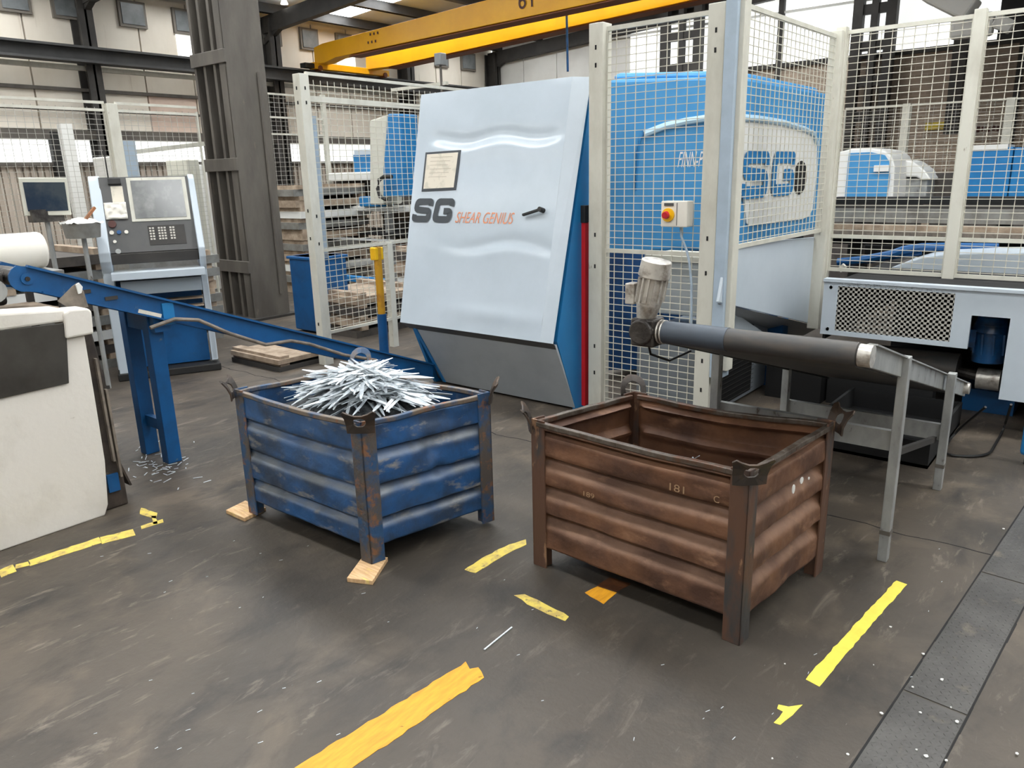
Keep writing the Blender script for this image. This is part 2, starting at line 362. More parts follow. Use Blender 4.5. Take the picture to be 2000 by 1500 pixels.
# trench covers: a strip of tread plates with open joints
dv = Vector((.074, 1, 0)).normalized(); nv = Vector((1, -.074, 0)).normalized()
P0 = Vector((-.436 - .074 * 2.06, 0, 0))
for k in range(9):
    y0 = -.6 + k * 1.05
    a = P0 + dv * y0; c = P0 + dv * (y0 + 1.04)
    b = MB(); b.prism([a + nv * .008, a + nv * .198, c + nv * .198, c + nv * .008], (0, 0, .003)); b.build('cover_plate', 'treadplate', fl)
    if k < 8:
        b = MB(); i = 0
        t = .02
        while t < 1.02:
            for j in range(9):
                q = a + dv * t + nv * (.02 + j * .0215) + Vector((0, 0, .0032))
                dd = (dv + nv) if (i + j) % 2 else (dv - nv)
                dd = dd.normalized() * .0085; pp = Vector((-dd.y, dd.x, 0)).normalized() * .0022
                vs = [b.b.verts.new(x) for x in (q - dd, q + pp, q + dd, q - pp)]; top = b.b.verts.new(q + Vector((0, 0, .0016)))
                for e in range(4): b.b.faces.new((vs[e], vs[(e + 1) % 4], top))
            t += .0215; i += 1
        b.build('tread_lugs', 'treadplate', fl, stuff=True)
for off in (0., .199):
    b = MB(); n = 60
    for i in range(n):
        s0 = -.6 + i * 9.6 / n; s1 = s0 + 9.6 / n + .003; ww = .005 + .003 * random.random()
        b.prism([P0 + dv * s0 + nv * off, P0 + dv * s0 + nv * (off + ww), P0 + dv * s1 + nv * (off + ww), P0 + dv * s1 + nv * off], (0, 0, .0012))
    b.build('joint', 'dark', fl)
b = MB(); n = 110; yy = 3.785
for i in range(n):
    x0 = -.3 - i * .06; y1 = 3.785 + .012 * math.sin(i * .9) + random.uniform(-.006, .006)
    b.prism([(x0, yy, 0), (x0 - .06, y1, 0), (x0 - .06, y1 + random.uniform(.004, .012), 0), (x0, yy + .007, 0)], (0, 0, .001)); yy = y1
b.build('joint', 'dark', fl)

wr_ = struct(MB().box((8, -7, 0), (8.2, 19, 6.2)).build('wall_right', 'clad'))
MB().box((7.96, 2, 1.6), (8, 18, 3.9)).build('translucent_sheet', 'translucent', wr_)  # unseen glowing sheet, added to brighten the left wall
wf = struct(MB().box((-16.3, -7.2, 0), (8.2, -7, 6.6)).build('wall_front', 'clad'))
# left wall ---------------------------------------------------------------
wl = struct(MB().box((XL - .3, -7.2, 0), (XL - .12, YB + .3, 5.4)).build('wall_left', 'clad'))
def slab(parent, y0, y1, z0, z1, m, name='cladding_panel', t=.08, g=.015):
    MB().box((XL - .12, y0 + g, z0 + g), (XL - .12 + t, y1 - g, z1 - g)).build(name, m, parent)
yk = [-.2 + i * 1.05 for i in range(19)]
for i in range(18):
    y0, y1 = yk[i], min(yk[i + 1], YB)
    if y0 < 2: continue
    slab(wl, y0, y1, 4.22, 5.3, 'clad'); slab(wl, y0, y1, 3.48, 4.22, 'clad'); 
    slab(wl, y0, y1, 2.74, 3.48, 'cladpink' if 7.4 < y0 < 9.2 else 'clad')
    slab(wl, y0, y1, 2.14, 2.58, 'translucent', 'translucent_sheet')
# corrugated lower wall
b = MB()
for i in range(150):
    y = 1 + i * .12; b.box((XL - .12, y, 0), (XL - .05, y + .07, 2.14))
b.build('corrugated_sheet', 'cladbrown', wl)
for z0, z1, t, m in ((2.58, 2.74, .2, 'steel'), (3.44, 3.50, .16, 'steel'), (2.10, 2.16, .16, 'steel')):
    MB().box((XL - .12, 1, z0), (XL - .12 + t, YB, z1)).build('wall_rail', m, wl)
for i, (y0, y1) in enumerate(((5.75, 6.27), (6.62, 7.08), (7.83, 8.37), (8.93, 9.36), (11.02, 11.52), (12.05, 12.56), (13.1, 13.6), (15.4, 15.9), (16.55, 17.08), (17.62, 18.24))):
    f = struct(MB().box((XL - .06, y0, 4.70), (XL + .02, y1, 5.18)).build(f'window_{i+1}', 'winframe'))
    MB().box((XL + .01, y0 + .05, 4.75), (XL + .035, y1 - .05, 5.13)).build('pane', 'glass', f)
slab(wl, 8.95, 9.36, 4.24, 4.70, 'translucent', 'translucent_sheet', .1)
slab(wl, 13.1, 13.7, 4.24, 4.70, 'translucent', 'translucent_sheet', .1)
for yc in (3.0, 7.05, 11.1, 15.25, 18.85):
    b = MB(); b.box((XL - .1, yc - .02, 0), (XL + .35, yc + .02, 5.2)); b.box((XL + .3, yc - .13, 0), (XL + .35, yc + .13, 5.2)); b.box((XL - .04, yc - .13, 0), (XL + .0, yc + .13, 5.2))
    b.build('wall_column', 'steeld', wl)
b = MB(); b.box((XL + .38, 1, 3.92), (XL + .42, YB - .2, 4.17)); b.box((XL + .26, 1, 4.14), (XL + .56, YB - .2, 4.18)); b.box((XL + .26, 1, 3.9), (XL + .56, YB - .2, 3.94))
b.build('crane_rail_beam', 'steelb', wl)
MB().box((XL + .1, 1, 3.80), (XL + .2, YB - .2, 3.88)).build('cream_strip', 'cream', wl)  # plain cream strip along the wall below the rail beam
MB().cyl((XL + .1, 1, 3.1), (XL + .1, 9.6, 3.1), .025, 6).build('wall_pipe', 'steel', wl)

# back wall ---------------------------------------------------------------
wb = struct(MB().box((XL - .3, YB + .12, 0), (8, YB + .3, 6.6)).build('wall_back', 'translucent'))
for i in range(17):
    x0 = XL + i * 1.2
    m = 'whiteclad' if x0 < -11.5 else ('translucent' if x0 < -3.6 else 'steelb')
    MB().box((x0 + .012, YB + .02, 4.06), (x0 + 1.188, YB + .12, 6.55 if x0 > -12 else 5.6)).build('cladding_panel' if m != 'translucent' else 'translucent_sheet', m, wb)
MB().box((XL, YB - .08, 0), (8, YB + .1, 4.06)).build('brick_base', 'brick', wb)
MB().box((XL, YB - .15, 3.98), (8, YB - .02, 4.08)).build('wall_rail', 'steeld', wb)
for x in (-12.3, -7.15, -2.3, 0.4):
    MB().box((x - .06, YB - .14, 0), (x + .06, YB - .02, 6.4)).build('wall_column', 'steeld', wb)
MB().box((-12.2, YB - .1, 5.15), (-3.5, YB - .04, 5.2)).build('wall_rail', 'plate', wb)
def lattice(xa, xb, Y, top, lab):
    t = thing('lattice_column', lab, 'column', ((xa + xb) / 2, Y, 0))
    for x in (xa, xb):
        MB().box((x - .1, Y - .1, 0), (x + .1, Y + .1, top)).build('chord', 'steeld', t)
    MB().box(((xa + xb) / 2 - .07, Y - .08, 0), ((xa + xb) / 2 + .07, Y + .08, top)).build('chord', 'steeld', t)
    z = .5
    while z < top:
        MB().box((xa, Y - .05, z), (xb, Y + .05, z + .2)).build('batten', 'steeld', t); z += .72
lattice(-5.35, -4.68, 18.6, 6.2, 'dark battened steel column behind the fence on the right')
lattice(-9.95, -9.05, 18.6, 6.0, 'dark battened steel column seen over the blue machine housing')
MB().box((-3.4, 18.2, 2.3), (-3.15, 18.5, 5.2)).build('x', 'steeld').name = 'steel_stanchion'
o = bpy.data.objects['steel_stanchion']; tag(o, 'dark steel stanchion on the brick wall near the right edge', 'column'); at_base(o, (-3.27, 18.35, 2.3))
o = MB().box((-1.9, 17.9, 0), (-1.6, 18.3, 4.9)).build('steel_stanchion', 'steeld'); tag(o, 'dark steel stanchion far right behind two fences', 'column'); at_base(o, (-1.75, 18.1, 0))
# signs on the brick
a = onY(1808, 240, 18.85); c = onY(1850, 252, 18.85)
o = MB().box((a.x, 18.84, c.z), (c.x, 18.9, a.z)).build('wall_sign', mat('yellow sign', srgb(220, 196, 70), srgb(176, 156, 70), 9, (.45, .6), .6)); tag(o, 'small yellow sign on the brick wall', 'sign'); at_base(o, ((a.x + c.x) / 2, 18.87, c.z))
a = onY(1908, 246, 18.85); c = onY(1944, 262, 18.85)
sg = thing('wall_sign', 'brick coloured board with small red marks on the back wall', 'sign', (a.x, 18.85, c.z))
MB().box((a.x - .1, 18.86, c.z - .08), (c.x + .1, 18.92, a.z + .1)).build('board', 'cladbrown', sg)
b = MB()
for i in range(5): b.box((a.x + i * .09, 18.84, c.z + .05 + .02 * (i % 2)), (a.x + i * .09 + .06, 18.86, a.z - .02 * (i % 3)))
b.build('red_marks', 'darkred', sg)

# roof --------------------------------------------------------------------
def rz(x):
    return 5.25 + .065 * (x + 16) if x < -5 else 5.965 - .14 * (x + 5)
ce = struct(MB().prism([(-16.4, -7.2, rz(-16.4) + .2), (-5, -7.2, rz(-5) + .2), (8.2, -7.2, rz(8.2) + .2), (8.2, -7.2, rz(8.2) + .26), (-5, -7.2, rz(-5) + .26), (-16.4, -7.2, rz(-16.4) + .26)], (0, 26.7, 0)).build('ceiling', 'roof'))
for i in range(15):
    x = -15.6 + i * 1.5
    b = MB(); z = rz(x); b.box((x - .03, -7, z), (x + .03, YB, z + .2)); b.box((x - .08, -7, z), (x + .08, YB, z + .02)); b.build('purlin', 'steelb', ce)
for yc in (-.9, 3.1, 7.1, 11.1, 15.1, 18.9):
    for (xa, xb) in ((-16, -5), (-5, 6)):
        b = MB(); b.bar((xa, yc, rz(xa) - .17), (xb, yc, rz(xb) - .17 if xb < 6 else rz(6) - .17), .16, .34); b.build('rafter', 'steeld', ce)
    b = MB(); b.bar((-16, yc, 4.75), (-15.1, yc, 5.15), .12, .12); b.build('knee_brace', 'steeld', ce)
for yc in (-3.4, 1.4, 5.2, 9.0, 12.8, 16.8):
    for i in range(14):
        x = -15.6 + i * 1.5
        if x > -5.6 and yc > 9: continue
        b = MB(); z0 = rz(x + .12) + .19; z1 = rz(x + 1.38) + .19; hw = .36 if yc > 8 else (.42 if yc < 4 else .6)
        b.prism([(x + .12, yc - hw, z0), (x + 1.38, yc - hw, z1), (x + 1.38, yc + hw, z1), (x + .12, yc + hw, z0)], (0, 0, -.012)); b.build('skylight_panel', 'sky', ce)
# suspended lamp
q = onY(950, 90, 17.6)
lm = thing('hanging_lamp', 'small glowing lamp high up near the back corner', 'lamp', q)
MB().cyl(q + Vector((0, 0, .02)), q + Vector((0, 0, .22)), .05, 10).build('housing', 'steelb', lm)
MB().cyl(q + Vector((0, 0, -.06)), q + Vector((0, 0, .02)), .11, 12, .05).build('shade', 'lampw', lm)
q = onY(555, 3, 11.0)
lm = thing('hanging_lamp', 'small bright lamp under the roof beside the dark column', 'lamp', q)
MB().cyl(q + Vector((0, 0, .02)), q + Vector((0, 0, .2)), .05, 10).build('housing', 'steelb', lm)
MB().cyl(q + Vector((0, 0, -.05)), q + Vector((0, 0, .02)), .08, 12, .05).build('shade', 'lampw', lm)
# duct at top right
a = onY(1815, -20, 15); c = onY(1900, 22, 15)
o = MB().bar(a, c, .5, .35).build('air_duct', 'plate', bevel=.04); tag(o, 'white rectangular duct under the roof, top right', 'duct'); at_base(o, (a + c) / 2)
a = onY(1905, 60, 15); 
ln = thing('wall_lantern', 'white bulkhead light hanging under the dark roof, top right', 'lamp', a)
MB().box(a + Vector((-.35, -.1, -.1)), a + Vector((.25, .1, .25))).build('housing', 'plate', ln, bevel=.05)
MB().bar(a + Vector((.25, 0, .12)), a + Vector((.5, 0, -.02)), .2, .2).build('reflector', 'plate', ln, bevel=.03)

# overhead crane ------------------------------------------------------------
cr = thing('overhead_crane', 'yellow twin girder travelling crane under the roof', 'crane', (-15.3, 12.7, 4.25))
b = MB(); b.box((-15.5, 11.85, 4.19), (-15.3, 14.15, 4.33)); b.build('end_carriage', 'yellow', cr, bevel=.01)
for y in (12.0, 14.0): MB().cyl((-15.53, y, 4.21), (-15.27, y, 4.21), .06, 12).build('wheel', 'orange_t', cr)
MB().box((-15.5, 11.6, 4.2), (-15.3, 11.85, 4.3)).build('buffer', 'black', cr)
def girder(Y, xs, T2, B2, lab):
    xe = -4.6; ta, tb = onY(*T2[0], Y), onY(*T2[1], Y); ba, bb_ = onY(*B2[0], Y), onY(*B2[1], Y)
    zt = lambda x: ta.z + (x - ta.x) * (tb.z - ta.z) / (tb.x - ta.x)
    zb = lambda x: ba.z + (x - ba.x) * (bb_.z - ba.z) / (bb_.x - ba.x)
    ztop = zt(xs)
    pts = [(xs - .02, Y, 4.3), (xs, Y, ztop - .04), (xs + .3, Y, zt(xs + .3)), (xe, Y, zt(xe)), (xe, Y, zb(xe)), (xs + .75, Y, zb(xs + .75)), (xs + .34, Y, 4.3)]
    b = MB(); b.prism(pts, (0, .3, 0)); return b.build('girder', 'yellow', cr, bevel=.01)
g1 = girder(11.95, -15.4, ((640, 82), (950, 0)), ((650, 113), (1100, 18)), '')
g2 = girder(13.45, -15.35, ((705, 105), (1180, 3)), ((715, 140), (1180, 38)), '')
a, c = onY(655, 114, 11.97), onY(1098, 20, 11.97)
c = a + (c - a) * 2.2
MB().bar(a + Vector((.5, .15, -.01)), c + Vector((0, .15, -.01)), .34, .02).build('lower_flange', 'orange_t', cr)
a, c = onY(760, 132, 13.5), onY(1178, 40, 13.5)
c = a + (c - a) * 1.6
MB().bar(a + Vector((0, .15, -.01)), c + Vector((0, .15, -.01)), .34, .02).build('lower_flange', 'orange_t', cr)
pz = onY(1014, 24, 11.94)
text_mesh('lettering', '6T', onY(1013, 19, 11.94), (1, 0, .01), (0, 0, 1), .42, .3, 'darkred', cr)
for (x, y) in ((722, 70), (718, 86)):
    text_mesh('small_lettering', 'III', onY(x, y, 11.94), (1, 0, .01), (0, 0, 1), .28, .05, 'darkred', cr)['kind'] = 'stuff'
q = onY(1109, 140, 12.6); q2 = onY(1106, -5, 12.6)
pc = thing('pendant_cable', 'blue and red control cable hanging from the yellow crane', 'cable', q)
MB().cyl(q, q + (q2 - q) * .75, .022, 8).build('lower_cable', 'bluemotor', pc)
MB().cyl(q + (q2 - q) * .75, q2, .022, 8).build('upper_cable', 'darkred', pc)

# near column ----------------------------------------------------------------
nc = thing('steel_column', 'thick dark built-up steel column behind the control console', 'column', (-8.75, 5.75, 0))
cx0, cx1, cy0, cy1 = -9.36, -8.66, 5.42, 5.92
MB().box((cx0, cy0 + .2, 0), (cx1, cy1, 5.8)).build('core', 'steeld', nc)
for x in (cx0, cx0 + .21, cx0 + .43, cx1 - .14):
    MB().box((x, cy0, 0), (x + (.14 if x > cx1 - .2 else .05), cy0 + .22, 5.8)).build('flange', 'steel', nc)
MB().box((cx1 - .01, cy0, 0), (cx1 + .02, cy1 + .02, 5.8)).build('web_plate', 'steel', nc)
for y in (108, 322, 518):
    q = onY(440, y, cy0)
    MB().box((cx0 - .02, cy0 - .03, q.z - .075), (cx1 + .03, cy0, q.z + .075)).build('batten_plate', 'steel', nc, bevel=.005)
MB().box((cx0 - .1, cy0 - .1, 0), (cx1 + .1, cy1 + .1, .03)).build('base_plate', 'steeld', nc)
MB().cyl((cx1 + .05, cy1 - .1, .3), (cx1 + .05, cy1 - .1, 3.0), .02, 6).build('conduit', 'steel', nc)

# ------------------------------------------------------------------ fences
def fence(name, label, pts, z0, z1, rails, m='cream', wm='wire', cw=.074, chh=.047, wr=.0024, posts=None, pw=.07, base=0., group=None, mesh_z0=None):
    p0 = Vector((*pts[0], 0)); t = thing(name, label, 'fence', (p0.x, p0.y, base), group)
    for i, p in enumerate(pts):
        if posts and not posts[i]: continue
        MB().box((p[0] - pw / 2, p[1] - pw / 2, base), (p[0] + pw / 2, p[1] + pw / 2, z1 + .04)).build('post', m, t, bevel=.004)
    for a, c in zip(pts, pts[1:]):
        a = Vector((*a, 0)); c = Vector((*c, 0)); d = (c - a).normalized(); L_ = (c - a).length
        a2 = a + d * (pw / 2); c2 = c - d * (pw / 2)
        for rzv in rails:
            MB().bar(a2 + Vector((0, 0, rzv)), c2 + Vector((0, 0, rzv)), .022, .028).build('rail', m, t)
        for e in (a2, c2): MB().bar(e + Vector((0, 0, z0)), e + Vector((0, 0, z1)), .02, .02).build('stile', m, t)
        b = MB(); s = cw * .7; sd = d.cross(Vector((0, 0, 1)))
        while s < L_ - pw / 2:
            q = a + d * s; b.bar(q + Vector((0, 0, z0)), q + Vector((0, 0, z1)), wr * 2, wr * 2); s += cw
        z = z0 + chh * .6
        while z < z1:
            b.bar(a2 + sd * wr * 2 + Vector((0, 0, z)), c2 + sd * wr * 2 + Vector((0, 0, z)), wr * 2, wr * 2); z += chh
        b.build('wire_mesh', wm, t, stuff=True)
    return t
def slots(t, pts, m='dark'):
    b = MB()
    for (p, n, zs) in pts:
        p = Vector(p); n = Vector(n)
        for z in zs:
            q = Vector((p.x, p.y, z)); u = n.cross(Vector((0, 0, 1)))
            b.obox(q + n * .001, (.012, .004, .028), Matrix((u, n, Vector((0, 0, 1)))).transposed())
    b.build('bolt_slots', m, t, stuff=True)
fA = fence('safety_fence', 'cream wire mesh fence panel with an emergency stop in front of the blue housing', [(-2.975, 4.66), (-2.13, 4.66)], .03, 2.63, (2.63, 1.19), pw=.11)
zs = (2.52, 2.41, 1.3, 1.08, .5, .3)
slots(fA, [((-2.975, 4.605, 0), (0, -1, 0), zs), ((-2.13, 4.605, 0), (0, -1, 0), zs), ((-2.075, 4.66, 0), (1, 0, 0), (2.52, 2.41, 1.2, 1.0))])
fB = fence('safety_fence', 'cream mesh fence panel receding beside the white logo plate', [(-2.005, 4.66), (-1.96, 6.33)], 1.24, 2.65, (2.65, 1.24), pw=.09, base=.45)
MB().box((-2.065, 4.58, .4), (-1.99, 4.72, 2.72)).build('corner_post', 'bluegrey', fB, bevel=.004)
slots(fB, [((-1.99, 4.65, 0), (1, 0, 0), (2.55, 2.42, 1.1, .95))])
fC = fence('safety_fence', 'cream mesh fence standing on the perforated grey apron at right', [(-1.94, 6.38), (-1.045, 6.38), (-.15, 6.38), (.75, 6.38)], .93, 2.68, (2.68, 1.19, .93), pw=.075, base=.86)
fD = fence('safety_fence', 'cream mesh fence with a tall corner post left of the grey cabinet', [(-5.93, 4.43), (-6.0, 6.75)], .3, 2.58, (2.63, 1.08, .3), pw=.1, cw=.08, chh=.055)
MB().bar((-5.93, 4.43, 2.42), (-6.02, 6.75, 2.42), .03, .05).build('rail', 'cream', fD)
MB().box((-6.13, 4.52, 1.0), (-5.98, 4.6, 2.28)).build('switch_channel', 'bluegrey', fD)
slots(fD, [((-5.93, 4.378, 0), (0, -1, 0), (2.5, 2.38, 1.45, 1.2, .4)), ((-5.878, 4.43, 0), (1, 0, 0), (2.5, 2.38, 1.4, 1.15))])
MB().box((-6.03, 4.49, 1.72), (-5.99, 4.52, 1.84)).build('latch', 'black', fD)
q = (-5.97, 5.35)
MB().box((q[0] - .035, q[1] - .035, .0), (q[0] + .035, q[1] + .035, 1.08)).build('post', 'cream', fD)
fE = fence('safety_fence', 'cream mesh fence in the background behind the console, left', [(-9.1, 1.5), (-9.1, 4.2), (-9.12, 5.3)], .3, 2.55, (2.6, 2.52, .3), pw=.12, posts=(1, 1, 0), wm='wire2', wr=.0018, cw=.08, chh=.055)
fyA = onX(528, 183, -11.0); fyB = onX(600, 180, -11.0)
fF = fence('safety_fence', 'pale fence behind the dark column on its right side', [(-11.0, fyA.y - 1.0), (-11.0, fyB.y + .3)], .5, fyA.z, (fyA.z, fyA.z - .35, onX(545, 262, -11.0).z), pw=.07, wm='wire2', wr=.0022, cw=.09, chh=.07, posts=(0, 1))
ga = onX(262, 297, -9.3); gc = onX(398, 281, -9.3)
gr = thing('gate_rail', 'cream rail with a white post end above the console, running behind the dark column', 'rail', (-9.3, ga.y, 0))
MB().bar(ga, gc, .04, .05).build('rail', 'cream', gr)
MB().box((-9.36, ga.y - .16, 0), (-9.2, ga.y - .02, ga.z + .12)).build('post', 'bluegrey', gr)
fH = fence('safety_fence', 'distant cream fence in front of the brick wall, far right', [(-4.05, 13.6), (-3.1, 13.7), (-1.75, 13.95), (-.4, 14.2)], 1.0, 2.6, (2.62, 1.0), pw=.11, wm='wire2', cw=.1, chh=.1, posts=(0, 1, 1, 1))

# emergency stop box
e0 = onY(1300, 392, 4.6); e1 = onY(1349, 443, 4.6)
es = thing('emergency_stop', 'cream push button box with yellow ring and red mushroom button on the fence', 'switch', ((e0.x + e1.x) / 2, 4.62, e1.z))
MB().box((e0.x, 4.54, e1.z), (e1.x, 4.63, e0.z)).build('box', 'white', es, bevel=.006)
ec = Vector((e0.x + .055, 4.54, (e0.z + e1.z) / 2 - .005))
MB().cyl(ec, ec + Vector((0, -.012, 0)), .043, 20).build('yellow_ring', 'ylw', es)
MB().cyl(ec + Vector((0, -.012, 0)), ec + Vector((0, -.035, 0)), .016, 14).build('stem', 'ylw', es)
MB().cyl(ec + Vector((0, -.035, 0)), ec + Vector((0, -.055, 0)), .026, 20, .02).build('button', 'redb', es)
MB().box((e0.x + .025, 4.534, e0.z - .03), (e0.x + .09, 4.541, e0.z - .012)).build('nameplate', 'console', es)
MB().box((e1.x - .07, 4.535, e1.z + .01), (e1.x - .068, 4.542, e0.z - .01)).build('seam', 'console', es)
MB().tube([(ec.x + .06, 4.6, e1.z), (ec.x + .07, 4.59, e1.z - .06), (ec.x + .11, 4.6, e1.z - .16), (ec.x + .13, 4.6, 1.14), (ec.x + .15, 4.6, 1.0), (ec.x + .16, 4.61, .6)], .008, 6).build('lead', 'bluegrey', es)

# ------------------------------------------------------------------ grey machine nose with tilted door
XR, XLn = -3.10, -4.72
K = Vector((0, 4.22, .575)); T = Vector((0, 4.70, 2.37)); Bt = Vector((0, 4.52, .02))
mn = thing('punching_machine_nose', 'big light grey machine cabinet with a tilted door and blue side', 'machine', (-3.9, 4.6, 0))
inset = .05
prof = [(4.765, 2.35), (4.31, .57), (4.55, .0), (4.95, .0), (4.95, 2.35)]
MB().prism([(XR, y, z) for y, z in prof], (-.03, 0, 0)).build('blue_side', 'mblue', mn)
MB().prism([(XLn + .12, y, z) for y, z in prof], (.03, 0, 0)).build('blue_side', 'mblue', mn)
MB().prism([(XLn + .15, y, z) for y, z in [(4.80, 2.33), (4.36, .57), (4.58, .03), (4.93, .03), (4.93, 2.33)]], (XR - XLn - .2, 0, 0)).build('body', 'console', mn)
up = (T - K).normalized(); nf = Vector((1, 0, 0)).cross(up).normalized()      # outward (-Y)
if nf.y > 0: nf = -nf
# door: gently dented sheet with folded edges
b = MB()
DW0, DW1 = XLn, XR
TH = .045
def dxl(v): return DW0 + .10 - .10 * v
def dxr(v): return DW1 - (.085 + .045 * v)
K2 = K - nf * .045
def door(u, v):
    x = dxl(v) + u * (dxr(v) - dxl(v))
    p = Vector((x, 0, 0)) + K2 + up * ((T - K).length * v)
    d = .0035 * noise.noise(Vector((u * 2.5, v * 3, 1))) + .002 * noise.noise(Vector((u * 7, v * 5, 4)))
    w1 = min(1, max(0, (u - .08) / .1)) * min(1, max(0, (1.02 - u) / .1))
    c = v - .795 - .012 * math.sin(u * 13)
    d += -.012 * math.exp(-(c / .028) ** 2) * w1 + .006 * math.exp(-((c + .05) / .03) ** 2) * w1
    c = v - .36 - .02 * math.sin(u * 9 + 1)
    d += -.008 * math.exp(-(c / .022) ** 2) * math.exp(-((u - .72) / .32) ** 2) + .004 * math.exp(-((c + .04) / .03) ** 2 - ((u - .7) / .3) ** 2)
    d += .007 * math.exp(-((v - .08) / .03) ** 2 - ((u - .7) / .3) ** 2)
    k = 1 - min(1, min(v, 1 - v) / .02) * 1.0
    return p + nf * (TH + d * (1 - k))
b.grid(door, 60, 90)
dr = b.build('tilted_door', 'mgrey_dent', mn, smooth=True)
def dq_(x, v, o): return Vector((x, 0, 0)) + K2 + up * ((T - K).length * v) + nf * o
b = MB(); f_ = lambda *p: b.b.faces.new([b.b.verts.new(q) for q in p])
f_(dq_(dxr(0), 0, TH), dq_(DW1, 0, 0), dq_(DW1, 1, 0), dq_(dxr(1), 1, TH))
b.build('door_edge_facet', 'mgrey', mn)
b = MB(); f_(dq_(dxl(0), 0, TH), dq_(dxl(1), 1, TH), dq_(dxl(1), 1, -.01), dq_(dxl(0), 0, -.01)); f_(dq_(dxl(1), 1, TH), dq_(dxr(1), 1, TH), dq_(DW1, 1, 0), dq_(DW1, 1, -.04), dq_(dxl(1), 1, -.04))
b.build('door_return', 'mgrey', mn)
b = MB(); f_(dq_(dxl(0), 0, TH), dq_(dxr(0), 0, TH), dq_(DW1, 0, 0), dq_(DW1, -.02, -.05), dq_(dxl(0) + .02, -.02, -.05)); b.build('door_lip', 'console', mn)
MB().prism([(XLn + .2, 4.29, .55), (XR - .005, 4.29, .55), (XR - .005, 4.54, .02), (XLn + .28, 4.54, .02)], (0, .02, 0)).build('lower_panel', mat('lower grey panel', srgb(176, 182, 186), srgb(164, 170, 175), 3, (.4, .7), .4), mn)
MB().prism([(XLn + .17, 4.28, .55), (XLn + .2, 4.28, .55), (XLn + .28, 4.53, .02), (XLn + .25, 4.53, .02)], (0, .05, 0)).build('blue_edge', 'mblue', mn)
# info frame, letters, handle
def dp(px, py, off=.002): return onP(px, py, Vector((0, 0, 0)) + K + nf * off, nf)
fr = [dp(832, 298), dp(901, 293), dp(891, 371), dp(824, 374)]
b = MB(); b.prism(fr, nf * .006); ff = b.build('notice_frame', 'ink', mn, bevel=.002)
cen = sum(fr, Vector()) / 4
b = MB(); b.prism([cen + (p - cen) * .88 + nf * .007 for p in fr], nf * .002); nt_ = b.build('notice', 'paper', ff)
b = MB()
for k in range(6):
    v = .15 + k * .1; a = fr[0].lerp(fr[3], v).lerp(fr[1].lerp(fr[2], v), .18); c = fr[0].lerp(fr[3], v).lerp(fr[1].lerp(fr[2], v), .8 - .05 * (k % 3))
    b.bar(a + nf * .0095, c + nf * .0095, .0006, .006, up=nf) if False else b.obox((a + c) / 2 + nf * .0097, ((c - a).length, .004, .0006), Matrix((Vector((1, 0, 0)), up, nf)).transposed())
b.build('printed_lines', mat('faint print', srgb(186, 176, 158), None), ff)
U = Vector((1, 0, 0)); 
o0 = dp(803, 433, .005); o1 = dp(880, 432, .005); hgt = (dp(806, 388, .005) - o0).length
letters('letter', o0, U, up, nf, (o1 - o0).length, hgt, 'ink', mn, shear=.14, gap=.05, wd=.27)
o0 = dp(888, 435, .005); o1 = dp(1001, 441, .005); hgt = (dp(890, 412, .005) - o0).length
text_mesh('lettering', 'SHEAR GENIUS', o0, U, up, (o1 - o0).length * .98, hgt * .92, 'orange', mn, shear=.25, depth=.001)
h0 = dp(1021, 420, .03); h1 = dp(1055, 409, .04)
MB().bar(h0, h1, .018, .022, up=nf).build('handle', 'black', mn, bevel=.004)
MB().cyl(h1 - nf * .04, h1 + nf * .012, .018, 14).build('handle_boss', 'black', mn)
# red safety strip and bumper
rs = thing('red_safety_strip', 'vertical red edge strip between the blue side and the fence post', 'strip', (-3.085, 4.62, 0))
MB().box((-3.105, 4.62, .02), (-3.07, 4.68, 1.38)).build('strip', 'red', rs, bevel=.004)
MB().box((-3.11, 4.61, 1.38), (-3.065, 4.69, 1.5)).build('end_cap', 'black', rs, bevel=.004)

# ------------------------------------------------------------------ blue housing with logo
XH = -2.6
hs = thing('machine_housing', 'tall bright blue machine housing with a white logo plate behind the fence', 'machine', (-3.6, 6.6, 0))
CA = Vector((-2.74, 5.96, 0)); CB = Vector((-3.5, 5.34, 0)); cd = (CB - CA).normalized(); cn = Vector((cd.y, -cd.x, 0))
if cn.y > 0: cn = -cn
plan = [(XH, 8.3), (XH, 6.3), (XH - .02, 6.16), (XH - .06, 6.05), (CA.x, CA.y), (CB.x, CB.y), (-3.55, 5.34), (-3.55, 8.3)]
ztop = 2.44
def archz(y): return ztop
b = MB(); b.prism([(x, y, 1.08) for x, y in plan], (0, 0, ztop - 1.1)); b.build('shell', 'hblue', hs, bevel=.03)
b = MB(); b.prism([(x, y, ztop - .03) for x, y in [(XH - .08, 8.2), (XH - .08, 6.35), (-2.85, 6.05), (-3.42, 5.55), (-3.42, 8.2)]], (0, 0, .07)); b.build('top_cover', 'hblue', hs, bevel=.03)
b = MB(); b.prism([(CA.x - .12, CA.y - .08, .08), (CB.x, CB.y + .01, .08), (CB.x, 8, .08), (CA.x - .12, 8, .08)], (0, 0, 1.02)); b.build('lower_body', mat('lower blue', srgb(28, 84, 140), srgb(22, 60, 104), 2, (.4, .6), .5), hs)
MB().box((XH - .2, 6.25, .55), (XH - .12, 8.2, 1.1)).build('dark_recess', 'dark', hs)
def onH(px, py, off=.0):
    if px >= 1418: return onX(px, py, XH + off)
    return onP(px, py, CA + cn * off, cn)
